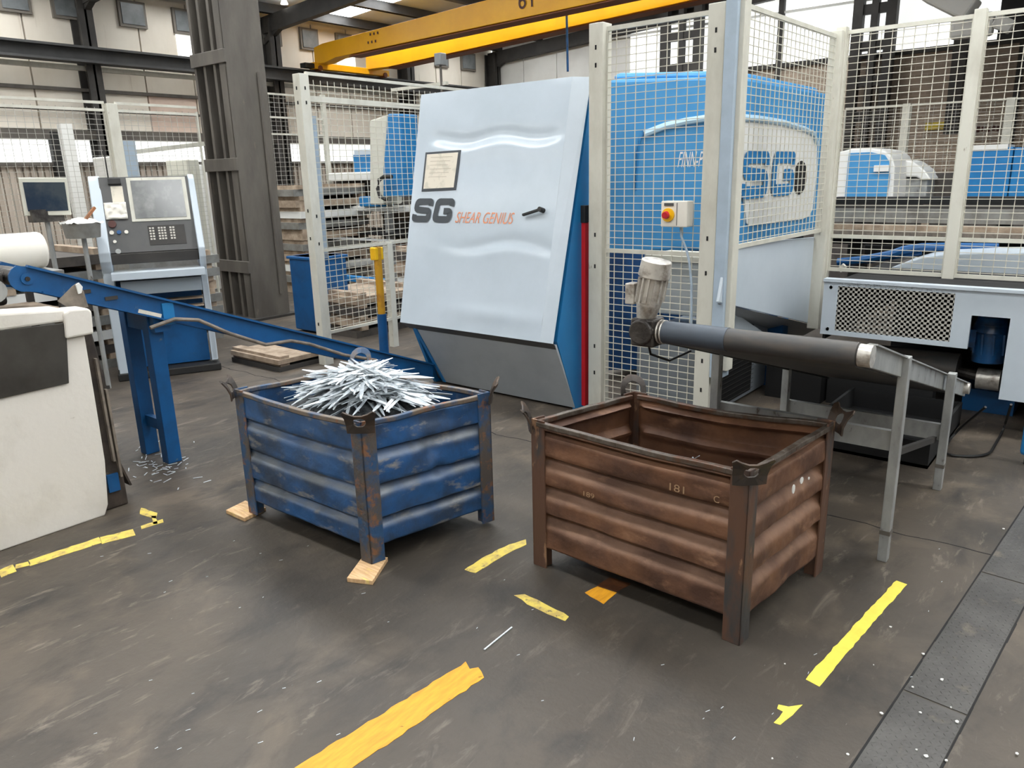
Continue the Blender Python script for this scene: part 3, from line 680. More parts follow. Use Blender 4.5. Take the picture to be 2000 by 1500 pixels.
# arched highlight on the raised panel edge, painted as a pale tube
pts = [onH(x, y, .012) for x, y in ((1242, 372), (1246, 300), (1250, 272), (1258, 262), (1300, 246), (1340, 237), (1375, 232), (1410, 229))] + [onX(x, y, XH + .012) for x, y in ((1436, 229), (1480, 232), (1530, 240), (1570, 252), (1588, 262), (1594, 280))]
MB().tube(pts[3:], .028, 8).build('highlight_arc', mat('pale blue highlight', srgb(176, 204, 222), None, rough=.35), hs, smooth=True)
MB().tube(pts[:4], .008, 6).build('panel_seam', 'mblue', hs)
pl = [onX(x, y, XH) for x, y in ((1420, 238), (1470, 239), (1530, 247), (1570, 258), (1588, 268), (1594, 285), (1592, 340), (1585, 408), (1578, 422), (1565, 428), (1462, 441), (1456, 436), (1450, 385), (1436, 372), (1424, 330))]
b = MB(); b.prism(pl, (.012, 0, 0)); b.build('logo_plate', 'plate', hs)
Uy = Vector((0, 1, 0)); Vz = Vector((0, 0, 1)); Nx = Vector((1, 0, 0))
o0 = onX(1444, 390, XH + .02); o1 = onX(1549, 388, XH + .02)
letters('letter', o0, Uy, Vz, Nx, o1.y - o0.y, onX(1450, 294, XH + .02).z - o0.z, 'mblue', hs, shear=.05, gap=.03, wd=.27)
q0 = onX(1551, 347, XH + .02); q1 = onX(1576, 347, XH + .02); qt = onX(1564, 314, XH + .02); qb = onX(1564, 380, XH + .02)
b = MB(); b.prism([(XH + .014, (q0.y + q1.y) / 2 + (q1.y - q0.y) / 2 * math.cos(a * PI / 12), (qt.z + qb.z) / 2 + (qt.z - qb.z) / 2 * math.sin(a * PI / 12)) for a in range(24)], (.004, 0, 0)); b.build('porthole', 'dark', hs)
o0 = onH(1323, 327, .004); o1 = onH(1416, 330, .004)
text_mesh('lettering', 'FINN-POWER', o0, -cd, Vz, (o1 - o0).length, .12, 'plate', hs, shear=.15)
b = MB(); b.prism([onX(x, y, XH) for x, y in ((1424, 340), (1436, 346), (1446, 372), (1424, 392))], (.016, 0, 0)); b.build('logo_slash', 'hblue', hs)
# grey box low behind the fence
o = MB().box((-2.75, 4.95, .72), (-2.2, 5.3, 1.12)).build('junction_cabinet', mat('cabinet light', srgb(172, 178, 180), None, rough=.5), bevel=.01)
o2 = thing('junction_cabinet', 'pale grey cabinet low behind the fence under the push button', 'cabinet', (-2.5, 5.1, 0))
MB().box((-2.72, 4.98, .0), (-2.66, 5.04, .75)).build('leg', 'dblue', o2); MB().box((-2.3, 4.98, .0), (-2.24, 5.04, .75)).build('leg', 'dblue', o2)
o.name = 'box'; o.data.transform(Matrix.Translation((2.5, -5.1, 0))); o.parent = o2
MB().box((-2.76, 4.93, 1.1), (-2.2, 5.32, 1.14)).build('lid', 'cream', o2)

# ------------------------------------------------------------------ grey side panel with chute (below fence B)
sp = thing('side_guard', 'light grey sheet guard under the receding fence, with a dark folded chute', 'guard', (-2.05, 5.5, .35))
pB = [onX(x, y, -2.0) for x, y in ((1424, 478), (1614, 461), (1602, 636), (1404, 590))]
b = MB(); b.prism(pB, (-.02, 0, 0)); b.build('sheet', 'mgrey', sp, bevel=.003)
c1 = onX(1404, 592, -2.0); c2 = onX(1602, 638, -2.0); c3 = onX(1570, 655, -2.2); c4 = onX(1490, 648, -2.3)
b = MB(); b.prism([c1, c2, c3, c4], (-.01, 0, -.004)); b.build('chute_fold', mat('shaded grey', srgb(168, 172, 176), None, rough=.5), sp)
slots(sp, [((-1.998, pB[0].y + .12, 0), (1, 0, 0), (1.16, .98)), ((-1.998, pB[1].y - .12, 0), (1, 0, 0), (1.1, .55))])
g = [onX(x, y, -2.13) for x, y in ((1380, 590), (1414, 596), (1510, 662), (1380, 662))]
b = MB(); b.prism(g, (-.02, 0, 0)); b.build('inner_panel', 'mgrey', sp)
# louvred cabinet low behind
lc = thing('louvred_cabinet', 'grey cabinet with a dark louvred grille low behind the brown bin', 'cabinet', (-2.3, 5.3, 0))
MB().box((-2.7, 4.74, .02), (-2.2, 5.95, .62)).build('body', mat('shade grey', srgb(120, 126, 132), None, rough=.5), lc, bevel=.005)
MB().box((-2.21, 4.76, .0), (-2.16, 4.84, .66)).build('corner_post', 'plate', lc)
la = onX(1422, 725, -2.19); lb = onX(1512, 795, -2.19)
for i in range(14):
    z = .06 + i * .036
    MB().prism([(-2.2, 4.98, z), (-2.2, 5.62, z), (-2.17, 5.62, z + .022), (-2.17, 4.98, z + .022)], (0, 0, .004)).build('louvre', 'steeld', lc)
MB().box((-2.2, 4.96, .05), (-2.195, 5.64, .58)).build('grille_back', 'dark', lc)
MB().box((-2.5, 6.0, .0), (-2.1, 6.12, .55)).build('blue_plinth', 'dblue', lc)
MB().box((-2.1, 5.7, .0), (-1.68, 5.9, .42)).build('shade_filler', 'dark', lc)  # black box added to cover lit floor beside the cabinet

# ------------------------------------------------------------------ perforated apron C
ap = thing('machine_apron', 'light grey machine apron with a perforated vent and a motor cut-out', 'guard', (-1.0, 5.6, .05))
YA = 5.60
hx0, hx1, hz0, hz1 = onY(1637, 565, YA).x, onY(1866, 575, YA).x, onY(1750, 657, YA).z, onY(1750, 566, YA).z
X0, X1, X2, X3 = onY(1609, 560, YA).x, onY(1893, 650, YA).x, onY(1962, 700, YA).x, .85
zt, zb, zl, zc = onY(1800, 561, YA).z, onY(1750, 667, YA).z, onY(1975, 783, YA).z, onY(1935, 619, YA).z
def pbox(a, c, n='sheet', m='mgrey'): return MB().box((a[0], YA, a[1]), (c[0], YA + .03, c[1])).build(n, m, ap)
pbox((X0, zb), (hx0, zt)); pbox((hx0, hz1), (hx1, zt)); pbox((hx0, zb), (hx1, hz0)); pbox((hx1, zb), (X1, zt)); pbox((X1, zc), (X2, zt)); pbox((X2, zl), (X3, zt))
b = MB(); ncx, ncz = 21, 9
for i in range(ncx + 1):
    x = hx0 + (hx1 - hx0) * i / ncx; b.box((x - .008, YA + .001, hz0), (x + .008, YA + .006, hz1))
for j in range(ncz + 1):
    z = hz0 + (hz1 - hz0) * j / ncz; b.box((hx0, YA + .001, z - .008), (hx1, YA + .0065, z + .008))
b.build('vent_grille', 'wire2', ap)
MB().box((X0, YA - .02, zt), (X3, YA + .06, zt + .02)).build('top_lip', 'mgrey', ap)
MB().box((X0, YA + 2.2, .0), (X3, YA + 2.23, zt - .02)).build('rear_plate', 'dark', ap)
MB().box((X0 + .01, YA + .03, zt - .05), (X3, YA + 2.2, zt - .03)).build('top_plate', 'dark', ap)
MB().box((X0 + .01, YA + .03, .52), (X0 + .03, YA + 2.2, zt - .05)).build('side_plate', 'dark', ap)
MB().box((X3 - .02, YA + .03, .0), (X3, YA + 2.2, zt - .05)).build('side_plate', 'dark', ap)
for x in (X0 + .05, X0 + .05): 
    for z in (zt - .04, zb + .04): MB().cyl((x, YA - .004, z), (x, YA, z), .012, 8).build('bolt', 'plate', ap)
# drum conveyor behind the apron, with blue motor
dc = thing('drum_conveyor', 'dark belt drum under the grey apron driven by a blue motor', 'conveyor', (-1.2, 6.05, 0))
dL = onY(1640, 690, 6.05); dR = onY(1872, 722, 6.05)
MB().cyl((-1.62, 6.05, dR.z), (dR.x, 6.05, dR.z), .115, 24).build('drum', 'belt', dc, smooth=True)
mx_ = onY(1935, 700, 5.95)
gb = MB(); gb.cyl((dR.x, 6.05, dR.z - .01), (mx_.x - .06, 6.02, dR.z - .02), .035, 12); gb.build('shaft', 'gear', dc)
MB().cyl((mx_.x - .07, 6.0, dR.z - .03), (mx_.x + .07, 6.0, dR.z - .03), .075, 14).build('gearbox', 'alu', dc, smooth=True)
mb_, mt_ = onY(1930, 705, 5.95), onY(1938, 632, 5.95)
MB().cyl(mb_, mt_, .102, 20).build('motor_body', 'bluemotor', dc, smooth=True)
MB().cyl(mt_ - Vector((0, 0, .05)), mt_ + Vector((0, 0, .05)), .115, 20, .085).build('fan_cowl', 'bluemotor', dc, smooth=True)
MB().box((mb_.x - .18, 5.86, mb_.z + .1), (mb_.x - .08, 6.0, mb_.z + .22)).build('terminal_box', 'bluemotor', dc)
for k in range(10):
    a = k * 2 * PI / 10; r = .106
    MB().bar(Vector((mb_.x + r * math.cos(a), mb_.y + r * math.sin(a), mb_.z + .06)), Vector((mt_.x + r * math.cos(a), mt_.y + r * math.sin(a), mt_.z - .06)), .012, .012).build('fin', 'bluemotor', dc)
MB().box((-.82, 6.15, .0), (-.5, 6.45, .16)).build('base', 'dblue', dc)

# ------------------------------------------------------------------ delivery conveyor over the brown bin
cv = thing('delivery_conveyor', 'inclined belt conveyor on grey steel legs ending above the brown bin', 'conveyor', (-1.1, 4.0, 0))
yN, zN, yF, zF = 2.87, 1.062, 5.2, .40
sl = (zF - zN) / (yF - yN)
rr_ = .046
MB().cyl((-1.50, yN, zN), (-1.22, yN, zN), rr_ + .002, 28).build('drum_end_sleeve', 'beltend', cv, smooth=True)
MB().cyl((-1.49, yN, zN), (-.72, yN, zN), rr_ - .004, 28).build('drum', 'steeld', cv, smooth=True)
# belt loop
d = Vector((0, yF - yN, zF - zN)).normalized(); nn = Vector((0, -d.z, d.y))
loop = []
for k in range(13):
    a = PI / 2 + k * PI / 12; loop.append(Vector((0, yN, zN)) + (d * math.cos(a) + nn * math.sin(a)) * rr_)
for k in range(13):
    a = -PI / 2 + k * PI / 12; loop.append(Vector((0, yF, zF)) + (d * math.cos(a) + nn * math.sin(a)) * rr_)
b = MB(); b.prism([Vector((-1.48, p.y, p.z)) for p in loop], (.755, 0, 0)); b.build('belt', 'belt', cv, smooth=True)
for x in (-.70, -1.51):
    a = Vector((x, yN + .03, zN - .005)); c = Vector((x, yF + .08, zF - .03))
    MB().bar(a, c, .02, .085 if x > -1 else .1).build('side_rail', 'galv' if x > -1 else 'black', cv, bevel=.003)
    MB().bar(a + Vector((.012 if x > -1 else -.012, 0, 0)) + nn * .042, c + Vector((.012 if x > -1 else -.012, 0, 0)) + nn * .042, .03, .006).build('rail_flange', 'galv' if x > -1 else 'black', cv)
MB().cyl((-.72, yN, zN), (-.675, yN, zN), .042, 20).build('bearing', 'alu', cv, smooth=True)
MB().cyl((-.73, yF, zF), (-.66, yF, zF), .035, 16).build('bearing', 'alu', cv, smooth=True)
for (x, y) in ((-.685, 3.46), (-.655, 4.47), (-1.52, 3.46), (-1.52, 4.47)):
    zt_ = zN + sl * (y - yN) + .05
    MB().box((x - .02, y - .025, .0), (x + .02, y + .025, zt_)).build('leg', 'galv', cv, bevel=.003)
    MB().box((x - .022, y - .027, .13), (x + .022, y + .027, .15)).build('foot_band', 'steel', cv)
MB().bar((-1.52, 3.48, .56), (-.68, 3.48, .56), .03, .09).build('cross_beam', 'galv', cv)
MB().bar((-1.52, 4.49, .32), (-.65, 4.49, .32), .03, .09).build('cross_beam', 'galv', cv)
MB().bar((-.70, 3.48, .5), (-.70, 4.47, .28), .02, .03).build('side_brace', 'steeld', cv)
# gear motor
gm = MB(); gm.box((-1.64, yN - .05, zN - .065), (-1.53, yN + .05, zN + .055)); gm.cyl((-1.585, yN - .07, zN), (-1.585, yN + .07, zN), .055, 16); gm.cyl((-1.55, yN, zN), (-1.49, yN, zN), .045, 16)
gbx = gm.build('gearbox', 'gear', cv, bevel=.008)
for k in range(4): MB().cyl((-1.50 - k * .016, yN, zN), (-1.505 - k * .016, yN, zN), .052, 20).build('flange_ring', 'alu', gbx)
m0 = Vector((-1.595, yN, zN + .05)); m1 = Vector((-1.548, yN, zN + .30)); md = (m1 - m0)
MB().cyl(m0, m0 + md * .3, .04, 18, .055).build('motor_flange', 'alu', cv, smooth=True)
mo = MB().cyl(m0 + md * .25, m0 + md * .75, .054, 18).build('motor_body', 'alu', cv, smooth=True)
for k in range(14):
    a = k * 2 * PI / 14; off = Vector((math.cos(a) * .056, math.sin(a) * .056, 0))
    MB().bar(m0 + md * .3 + off, m0 + md * .72 + off, .007, .016, up=off).build('fin', 'alu', mo)
MB().cyl(m0 + md * .72, m1, .067, 24, .063).build('fan_cowl', 'alu', cv, smooth=True, bevel=.004)
MB().box((m0.x - .085, yN - .035, m0.z + .06), (m0.x - .04, yN + .03, m0.z + .15)).build('terminal_box', 'alu', cv, bevel=.005)
MB().tube([(-1.6, 2.9, zN - .05), (-1.6, 2.93, zN - .12), (-1.57, 3.05, zN - .17), (-1.54, 3.2, zN - .15)], .006, 6).build('lead', 'cable', cv)
dt = thing('dark_filler_tray', 'low black tray added to darken the floor beneath the grey belt conveyor', 'tray', (-1.12, 5.2, 0))  # tray put in only to blacken the floor under the belt
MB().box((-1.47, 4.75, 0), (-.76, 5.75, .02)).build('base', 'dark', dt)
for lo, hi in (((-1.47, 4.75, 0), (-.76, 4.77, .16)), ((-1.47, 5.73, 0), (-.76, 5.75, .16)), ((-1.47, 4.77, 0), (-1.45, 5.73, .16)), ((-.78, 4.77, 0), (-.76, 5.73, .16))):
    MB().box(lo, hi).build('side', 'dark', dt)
MB().box((-1.66, 5.78, 0), (-.95, 5.9, .32)).build('dark_filler_block', 'dark', ap)  # black block added to keep the space below the apron dark
# floor cable and blue foot
_kp = rounded([onZ(1975, 790, .25), onZ(1960, 840, .012), onZ(1930, 892, .012), onZ(1840, 890, .012), onZ(1858, 850, .012), onZ(1925, 795, .3)], .25, 8)
fc = MB().tube(_kp, .008, 6).build('floor_cable', 'cable')
tag(fc, 'black cable looping on the floor under the grey apron', 'cable')
bf = thing('foot_stand', 'bright blue round machine foot stand at the right edge of the floor', 'leg', (-.33, 5.15, 0))
MB().box((-.355, 5.12, .06), (-.28, 5.2, .40)).build('leg', 'mblue', bf, bevel=.02)
MB().cyl((-.32, 5.16, 0), (-.32, 5.16, .07), .012, 8).build('levelling_foot', 'black', bf)

# ------------------------------------------------------------------ pallet bins
def sweep_rim(b, pts, w, h):
    for a, c in zip(pts, pts[1:]):
        e = (c - a).normalized() * .002; b.bar(a - e, c + e, w, h)
def pallet_bin(label, C4, z0, zr, zb, grooves, gd, mats, sags, dents, seed, loc):
    t = thing('steel_pallet_bin', label, 'bin', loc)
    pm, post, rim, ear = mats
    C4 = [Vector((*c, 0)) for c in C4]; cen = sum(C4, Vector()) / 4
    names = ['side_panel'] * 4
    for i in range(4):
        A, B_ = C4[i], C4[(i + 1) % 4]; d = (B_ - A).normalized(); L_ = (B_ - A).length
        n = Vector((d.y, -d.x, 0))
        if n.dot((A + B_) / 2 - cen) < 0: n = -n
        sag = sags[i]
        def gv(v):                           # 0 top .. 1 bottom, outward offset
            off = 0
            for g, up_w, lo_w in grooves:
                if g - up_w < v <= g: off = max(off, 1 - (g - v) / up_w)
                elif g < v < g + lo_w: off = max(off, 1 - (v - g) / lo_w)
            off = off * off * (3 - 2 * off)
            return -gd * off
        def fn(u, v):
            s = .035 + u * (L_ - .07); p = A + d * s
            z = zr - .012 - v * (zr - zb)
            so, sz = sag[0] * math.sin(PI * u), sag[1] * math.sin(PI * u) ** 2
            edge = min(1, min(u, 1 - u) / .05)
            off = gv(v) * edge + .012
            off += .007 * noise.noise(Vector((u * 4 + seed, v * 5, i))) + .003 * noise.noise(Vector((u * 13 + seed, v * 11, i)))
            for (di, du, dvv, ru, rv, am) in dents:
                if di == i: off += am * math.exp(-((u - du) / ru) ** 2 - ((v - dvv) / rv) ** 2)
            return p + n * (off - .02 + so * (1 - v) ** 1.5) + Vector((0, 0, z + sz * (1 - v)))
        b = MB(); b.grid(fn, 56, 72); po_ = b.build('side_panel', pm, t, smooth=True, solid=.004)
        at_ = po_.data.attributes.new('wear', 'FLOAT', 'POINT')
        for ii in range(57):
            for jj in range(73):
                v = jj / 72; wv_ = 0
                for g, up_w, lo_w in grooves: wv_ = max(wv_, math.exp(-((v - g - lo_w * .62) / (lo_w * .38)) ** 2))
                at_.data[ii * 73 + jj].value = wv_ * min(1, .72 + .8 * noise.noise(Vector((ii / 9 + seed, v * 6, i))))
        pts = []
        for k in range(17):
            u = k / 16; so, sz = sag[0] * math.sin(PI * u), sag[1] * math.sin(PI * u) ** 2
            so2 = sum(am * math.exp(-((u - du) / ru) ** 2) for (di, du, dvv, ru, rv, am) in dents if di == i and dvv < .15)
            pts.append(A + d * (.03 + u * (L_ - .06)) + n * (so - .012 + so2 + .004 * noise.noise(Vector((u * 6, i, seed)))) + Vector((0, 0, zr + sz + .004 * noise.noise(Vector((u * 5, i + 9, seed))))))
        b = MB(); sweep_rim(b, pts, .026, .022); b.build('rim', rim, t, bevel=.004)
        MB().bar(A + d * .04 + Vector((0, 0, zb + .022)) - n * .035, B_ - d * .04 + Vector((0, 0, zb + .022)) - n * .035, .03, .03).build('bottom_rail', pm, t)
    for i in range(4):
        c = C4[i]; d1 = (C4[(i + 1) % 4] - c).normalized(); d0 = (C4[i - 1] - c).normalized()
        b = MB(); pw = .072; th = .008; z1 = zr + .02
        for (u, v) in ((d1, d0), (d0, d1)):
            a = [c, c + u * pw, c + u * pw + v * th, c + v * th]
            b.prism([p + Vector((0, 0, z0)) for p in a], (0, 0, z1 - z0))
        out = (-(d1 + d0)).normalized()
        po = b.build('corner_post', post, t, bevel=.002)
        b = MB(); b.prism([c + d1 * .005 + d0 * .005 + Vector((0, 0, z0)), c + d1 * .055 + d0 * .005 + Vector((0, 0, z0)), c + d1 * .055 + d0 * .055 + Vector((0, 0, z0)), c + d1 * .005 + d0 * .055 + Vector((0, 0, z0))], (0, 0, zb - z0 + .02)); b.build('foot', post, t)
        # horn shaped stacking ear with a hole
        side = (d1 - d0).normalized(); hb = zr - .03
        outl = [(-.042, 0), (-.043, .03), (-.046, .06), (-.052, .082), (-.044, .092), (-.03, .082), (-.012, .074), (.008, .073), (.028, .080), (.044, .092), (.053, .084), (.047, .06), (.043, .03), (.042, 0), (.02, 0), (-.02, 0)]
        if i == 3: outl = [(-.042, 0), (-.043, .03), (-.042, .06), (-.038, .078), (-.028, .09), (-.014, .096), (0, .097), (.012, .097), (.022, .093), (.034, .082), (.041, .066), (.043, .05), (.043, .03), (.042, 0), (.02, 0), (-.02, 0)]
        hc = (0, .046); hr = .018
        hr = .027 if i == 3 else .019; b = MB(); n_ = len(outl); vo = []; vi = []
        def ep(x, h):
            x *= 1.45; h *= 1.2; o_ = .012 + .5 * max(0, h - .03) ** 1.0 * .7 + 5 * max(0, h - .05) ** 2 - .25 * abs(x)
            return c + out * o_ + side * x + Vector((0, 0, hb + h))
        for (x, h) in outl:
            vo.append(b.b.verts.new(ep(x, h))); a = math.atan2(h - hc[1], x - hc[0]); vi.append(b.b.verts.new(ep(hc[0] + hr * math.cos(a), hc[1] + hr * math.sin(a))))
        for k in range(n_): b.b.faces.new((vo[k], vo[(k + 1) % n_], vi[(k + 1) % n_], vi[k]))
        b.build('stacking_ear', 'bluerim' if (i == 3 and ear == 'earsteel' and pm == 'bluebin') else ear, t, solid=.008, bevel=.002)
    inner = [c + (cen - c).normalized() * .03 for c in C4]
    b = MB(); b.prism([p + Vector((0, 0, zb + .01)) for p in inner], (0, 0, .008)); b.build('floor_sheet', pm, t)
    return t
bb = pallet_bin('rusty brown ribbed steel pallet bin standing empty under the belt conveyor', [(-1.935, 2.49), (-.935, 2.447), (-.868, 3.19), (-1.785, 3.11)], 0, .68, .115,
    [(.045, .03, .03), (.265, .05, .10), (.50, .05, .10), (.745, .05, .10)], .040, ('brownbin', 'brownpost', 'rimsteel', 'earsteel'),
    [(0.0, -.008), (0.0, .0), (-.02, -.008), (0, 0)], [(0, .3, .6, .12, .1, -.012), (0, .62, .3, .1, .08, -.01), (2, .5, .05, .3, .2, -.01)], 3.1, (-1.38, 2.81, 0))
bl = pallet_bin('scuffed blue ribbed steel pallet bin heaped with zinc strips', [(-3.47, 2.005), (-2.50, 2.015), (-2.345, 2.70), (-3.39, 2.77)], .022, .685, .115,
    [(.225, .035, .085), (.515, .035, .085), (.80, .035, .07)], .034, ('bluebin', 'bluepost', 'bluerim', 'earsteel'),
    [(0.0, -.012), (-.02, -.01), (0, -.02), (0, -.005)], [(1, .52, .3, .07, .1, -.03), (1, .58, .52, .05, .06, -.028), (1, .45, .02, .12, .12, -.02), (1, .62, .05, .12, .1, -.015), (0, .5, .25, .12, .09, -.008)], 8.4, (-2.93, 2.38, 0))
# worn paint numbers and spots on the brown bin
fn_d = Vector((1.0, -.043, 0)).normalized(); fn_n = Vector((-.043, -1, 0)).normalized()
def onF(px, py, off=.012): return onP(px, py, Vector((-.935, 2.447, 0)) + fn_n * off, fn_n)
text_mesh('painted_mark', '181', onF(1308, 957), fn_d, (0, 0, 1), .062, .03, mat('faded paint', srgb(158, 128, 98), None, rough=.7), bb, depth=.002)['kind'] = 'stuff'
text_mesh('painted_mark', 'C', onF(1394, 980), fn_d, (0, 0, 1), .022, .026, MATS['faded paint'], bb, depth=.002)['kind'] = 'stuff'
text_mesh('painted_mark', '189', onF(1140, 968), fn_d, (0, 0, 1), .055, .022, MATS['faded paint'], bb, depth=.002)['kind'] = 'stuff'
rt_d = (Vector((-.868, 3.19, 0)) - Vector((-.935, 2.447, 0))).normalized(); rt_n = Vector((rt_d.y, -rt_d.x, 0))
def onR(px, py, off=.008): return onP(px, py, Vector((-.935, 2.447, 0)) + rt_n * off, rt_n)
for (x, y, r, sz) in ((1565, 938, .014, 1), (1549, 955, .012, 1.6), (1579, 934, .006, 1)):
    q = onR(x, y); b = MB(); b.prism([q + rt_d * (r * math.cos(a * PI / 6)) + Vector((0, 0, r * sz * math.sin(a * PI / 6))) for a in range(12)], rt_n * .003); b.build('paint_spot', 'plate', bb)
# small wire offcuts inside the brown bin
for k, (p, q) in enumerate((((1338, 918), (1352, 893)), ((1352, 893), (1360, 920)), ((1340, 905), (1366, 893)))):
    a = onP(*p, (-1.2, 2.56, 0), fn_n); c = onP(*q, (-1.2, 2.56, 0), fn_n)
so_ = thing('bent_offcut', 'bent grey wire offcut standing up inside the brown bin', 'offcut', onP(1352, 915, (-1.2, 2.56, 0), fn_n))
for (p, q) in (((1336, 925), (1353, 893)), ((1353, 893), (1358, 928)), ((1338, 906), (1366, 890))):
    a = onP(*p, (-1.2, 2.56, 0), fn_n); c = onP(*q, (-1.2, 2.56, 0), fn_n); MB().bar(a, c, .007, .003).build('wire', 'strip2', so_)
for k in range(26):
    x = random.uniform(-1.75, -1.0); y = random.uniform(2.58, 3.05); a = random.uniform(0, PI)
    dd = Vector((math.cos(a), math.sin(a), random.uniform(-.04, .04))) * random.uniform(.05, .12)
    q = Vector((x, y, .14 + random.uniform(0, .012)))
    o = MB().bar(-dd, dd, .012, .002).build('metal_offcut', 'strip2'); o.location = q
    tag(o, 'short zinc offcut lying in the bottom of the brown bin', 'offcut', 'offcuts inside the brown bin')

# scrap strips in the blue bin ------------------------------------------------
bedc = Vector((-2.93, 2.37, 0))
b = MB()
Cb = [Vector(c) for c in ((-3.41, 2.06, 0), (-2.55, 2.07, 0), (-2.41, 2.66, 0), (-3.33, 2.71, 0))]
def dome(u, v): return .60 + .17 * math.exp(-((u - .5) / .38) ** 2 - ((v - .55) / .40) ** 2)
def bed(u, v):
    p = (Cb[0] * (1 - u) + Cb[1] * u) * (1 - v) + (Cb[3] * (1 - u) + Cb[2] * u) * v
    return Vector((p.x, p.y, dome(u, v) - .035 + .012 * noise.noise(Vector((u * 12, v * 12, 0)))))
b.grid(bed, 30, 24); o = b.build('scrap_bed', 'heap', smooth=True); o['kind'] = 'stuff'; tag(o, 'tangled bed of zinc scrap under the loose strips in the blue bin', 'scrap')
strip_meshes = []
for k in range(12):
    b = MB(); L_ = random.uniform(.12, .21); wv = random.uniform(.006, .011); n = 6; bend = random.uniform(-.06, .09); tw = random.uniform(-.5, .5)
    rows = []
    for i in range(n + 1):
        s = -L_ + 2 * L_ * i / n; a = tw * s / L_ * .5
        zc_ = -bend * (s / L_) ** 2 * L_
        wv_ = wv * (.35 if i in (0, n) else 1)
        rows.append([(s, -wv_ * math.cos(a), zc_ - wv_ * math.sin(a)), (s, wv_ * math.cos(a), zc_ + wv_ * math.sin(a))])
    vs = []
    for dz in (0, -.0015):
        vs.append([[b.b.verts.new((p[0], p[1], p[2] + dz)) for p in r] for r in rows])
    for i in range(n):
        for kk in (0, 1):
            l = vs[kk]; b.b.faces.new((l[i][0], l[i + 1][0], l[i + 1][1], l[i][1]))
        for e in (0, 1): b.b.faces.new((vs[0][i][e], vs[0][i + 1][e], vs[1][i + 1][e], vs[1][i][e]))
    for i in (0, n): b.b.faces.new((vs[0][i][0], vs[0][i][1], vs[1][i][1], vs[1][i][0]))
    o = b.build('metal_strip', 'strip' if k % 3 else 'strip2'); strip_meshes.append(o.data); bpy.data.objects.remove(o)
cfan = Vector((-2.98, 2.40, 0))
for k in range(290):
    rr0 = random.random() ** .7 * .9; th = random.uniform(0, 2 * PI)
    u = .5 + rr0 * .40 * math.cos(th); v = .5 + rr0 * .38 * math.sin(th)
    p = (Cb[0] * (1 - u) + Cb[1] * u) * (1 - v) + (Cb[3] * (1 - u) + Cb[2] * u) * v
    r = Vector((p.x - cfan.x, p.y - cfan.y, 0))
    # strips fan out along the length of the heap
    ra = math.atan2(r.y, r.x)
    ang = ra + random.gauss(0, .3)
    if random.random() < .45: ang = PI / 2 * (1 if r.y > 0 else -1) + random.gauss(0, .4)
    sl_ = -random.uniform(.05, .32) * min(1, r.length / .25) + random.gauss(0, .06)
    o = bpy.data.objects.new('metal_strip', random.choice(strip_meshes)); COL.objects.link(o)
    # keep the strip inside the bin walls
    zc_ = dome(u, v) + random.uniform(-.02, .05)
    o.rotation_euler = (random.gauss(0, .35), -sl_, ang); 
    hx = math.cos(ang) * .2; hy = math.sin(ang) * .2
    cx_ = min(max(p.x, -3.36 + abs(hx)), -2.46 - abs(hx)) ; cy_ = min(max(p.y, 2.08 + abs(hy)), 2.66 - abs(hy))
    o.location = (cx_, cy_, zc_)
    tag(o, 'thin shiny zinc strip in the heap inside the blue bin', 'metal strip', 'zinc strips heaped in the blue bin')

# wooden blocks under the blue bin feet
for (pts, lab, h) in (([(678, 1137), (728, 1143), (758, 1096), (712, 1090)], 'raw pine board end under the front foot of the blue bin', .021),
                      ([(442, 1003), (478, 1019), (520, 998), (480, 984)], 'yellowish pine board end under the left foot of the blue bin', .021)):
    P = [onZ(x, y, 0) for x, y in pts]; b = MB(); b.prism(P, (0, 0, h)); o = b.build('wood_block', 'wood', bevel=.002); tag(o, lab, 'wood block'); at_base(o, sum(P, Vector()) / 4)

# ------------------------------------------------------------------ floor tapes
def ragged(name, label, pts, m, amp=.006, h=.0015, seg=.03):
    P = [Vector((p[0], p[1], 0)) for p in pts]; out = []
    for i, p in enumerate(P):
        q = P[(i + 1) % len(P)]; L_ = (q - p).length; n = max(1, int(L_ / seg))
        for k in range(n):
            r = p.lerp(q, k / n); out.append(r + Vector((random.uniform(-amp, amp), random.uniform(-amp, amp), 0)))
    b = MB(); b.prism(out, (0, 0, h)); o = b.build(name, m); tag(o, label, 'floor tape'); c = sum(P, Vector()) / len(P); at_base(o, c); return o
ragged('floor_tape', 'wide orange-yellow tape stripe in the nearest foreground', [(-1.80, .6), (-1.67, .6), (-1.613, 1.167), (-1.578, 1.735), (-1.632, 1.762), (-1.648, 1.735), (-1.690, 1.758)], 'tapeo', .004)
ragged('floor_tape', 'bright lemon yellow tape stripe right of the brown bin', [(-.676, 2.40), (-.626, 2.392), (-.548, 3.29), (-.591, 3.296), (-.640, 2.80)], 'tapey', .003)
def zl_(lst): return [onZ(x, y) for x, y in lst]
ragged('floor_tape', 'torn scrap of yellow tape below the lemon yellow stripe', zl_([(1512, 1412), (1523, 1416), (1548, 1398), (1567, 1376), (1540, 1380), (1520, 1376), (1518, 1385), (1530, 1390)]), 'tapey', .002)
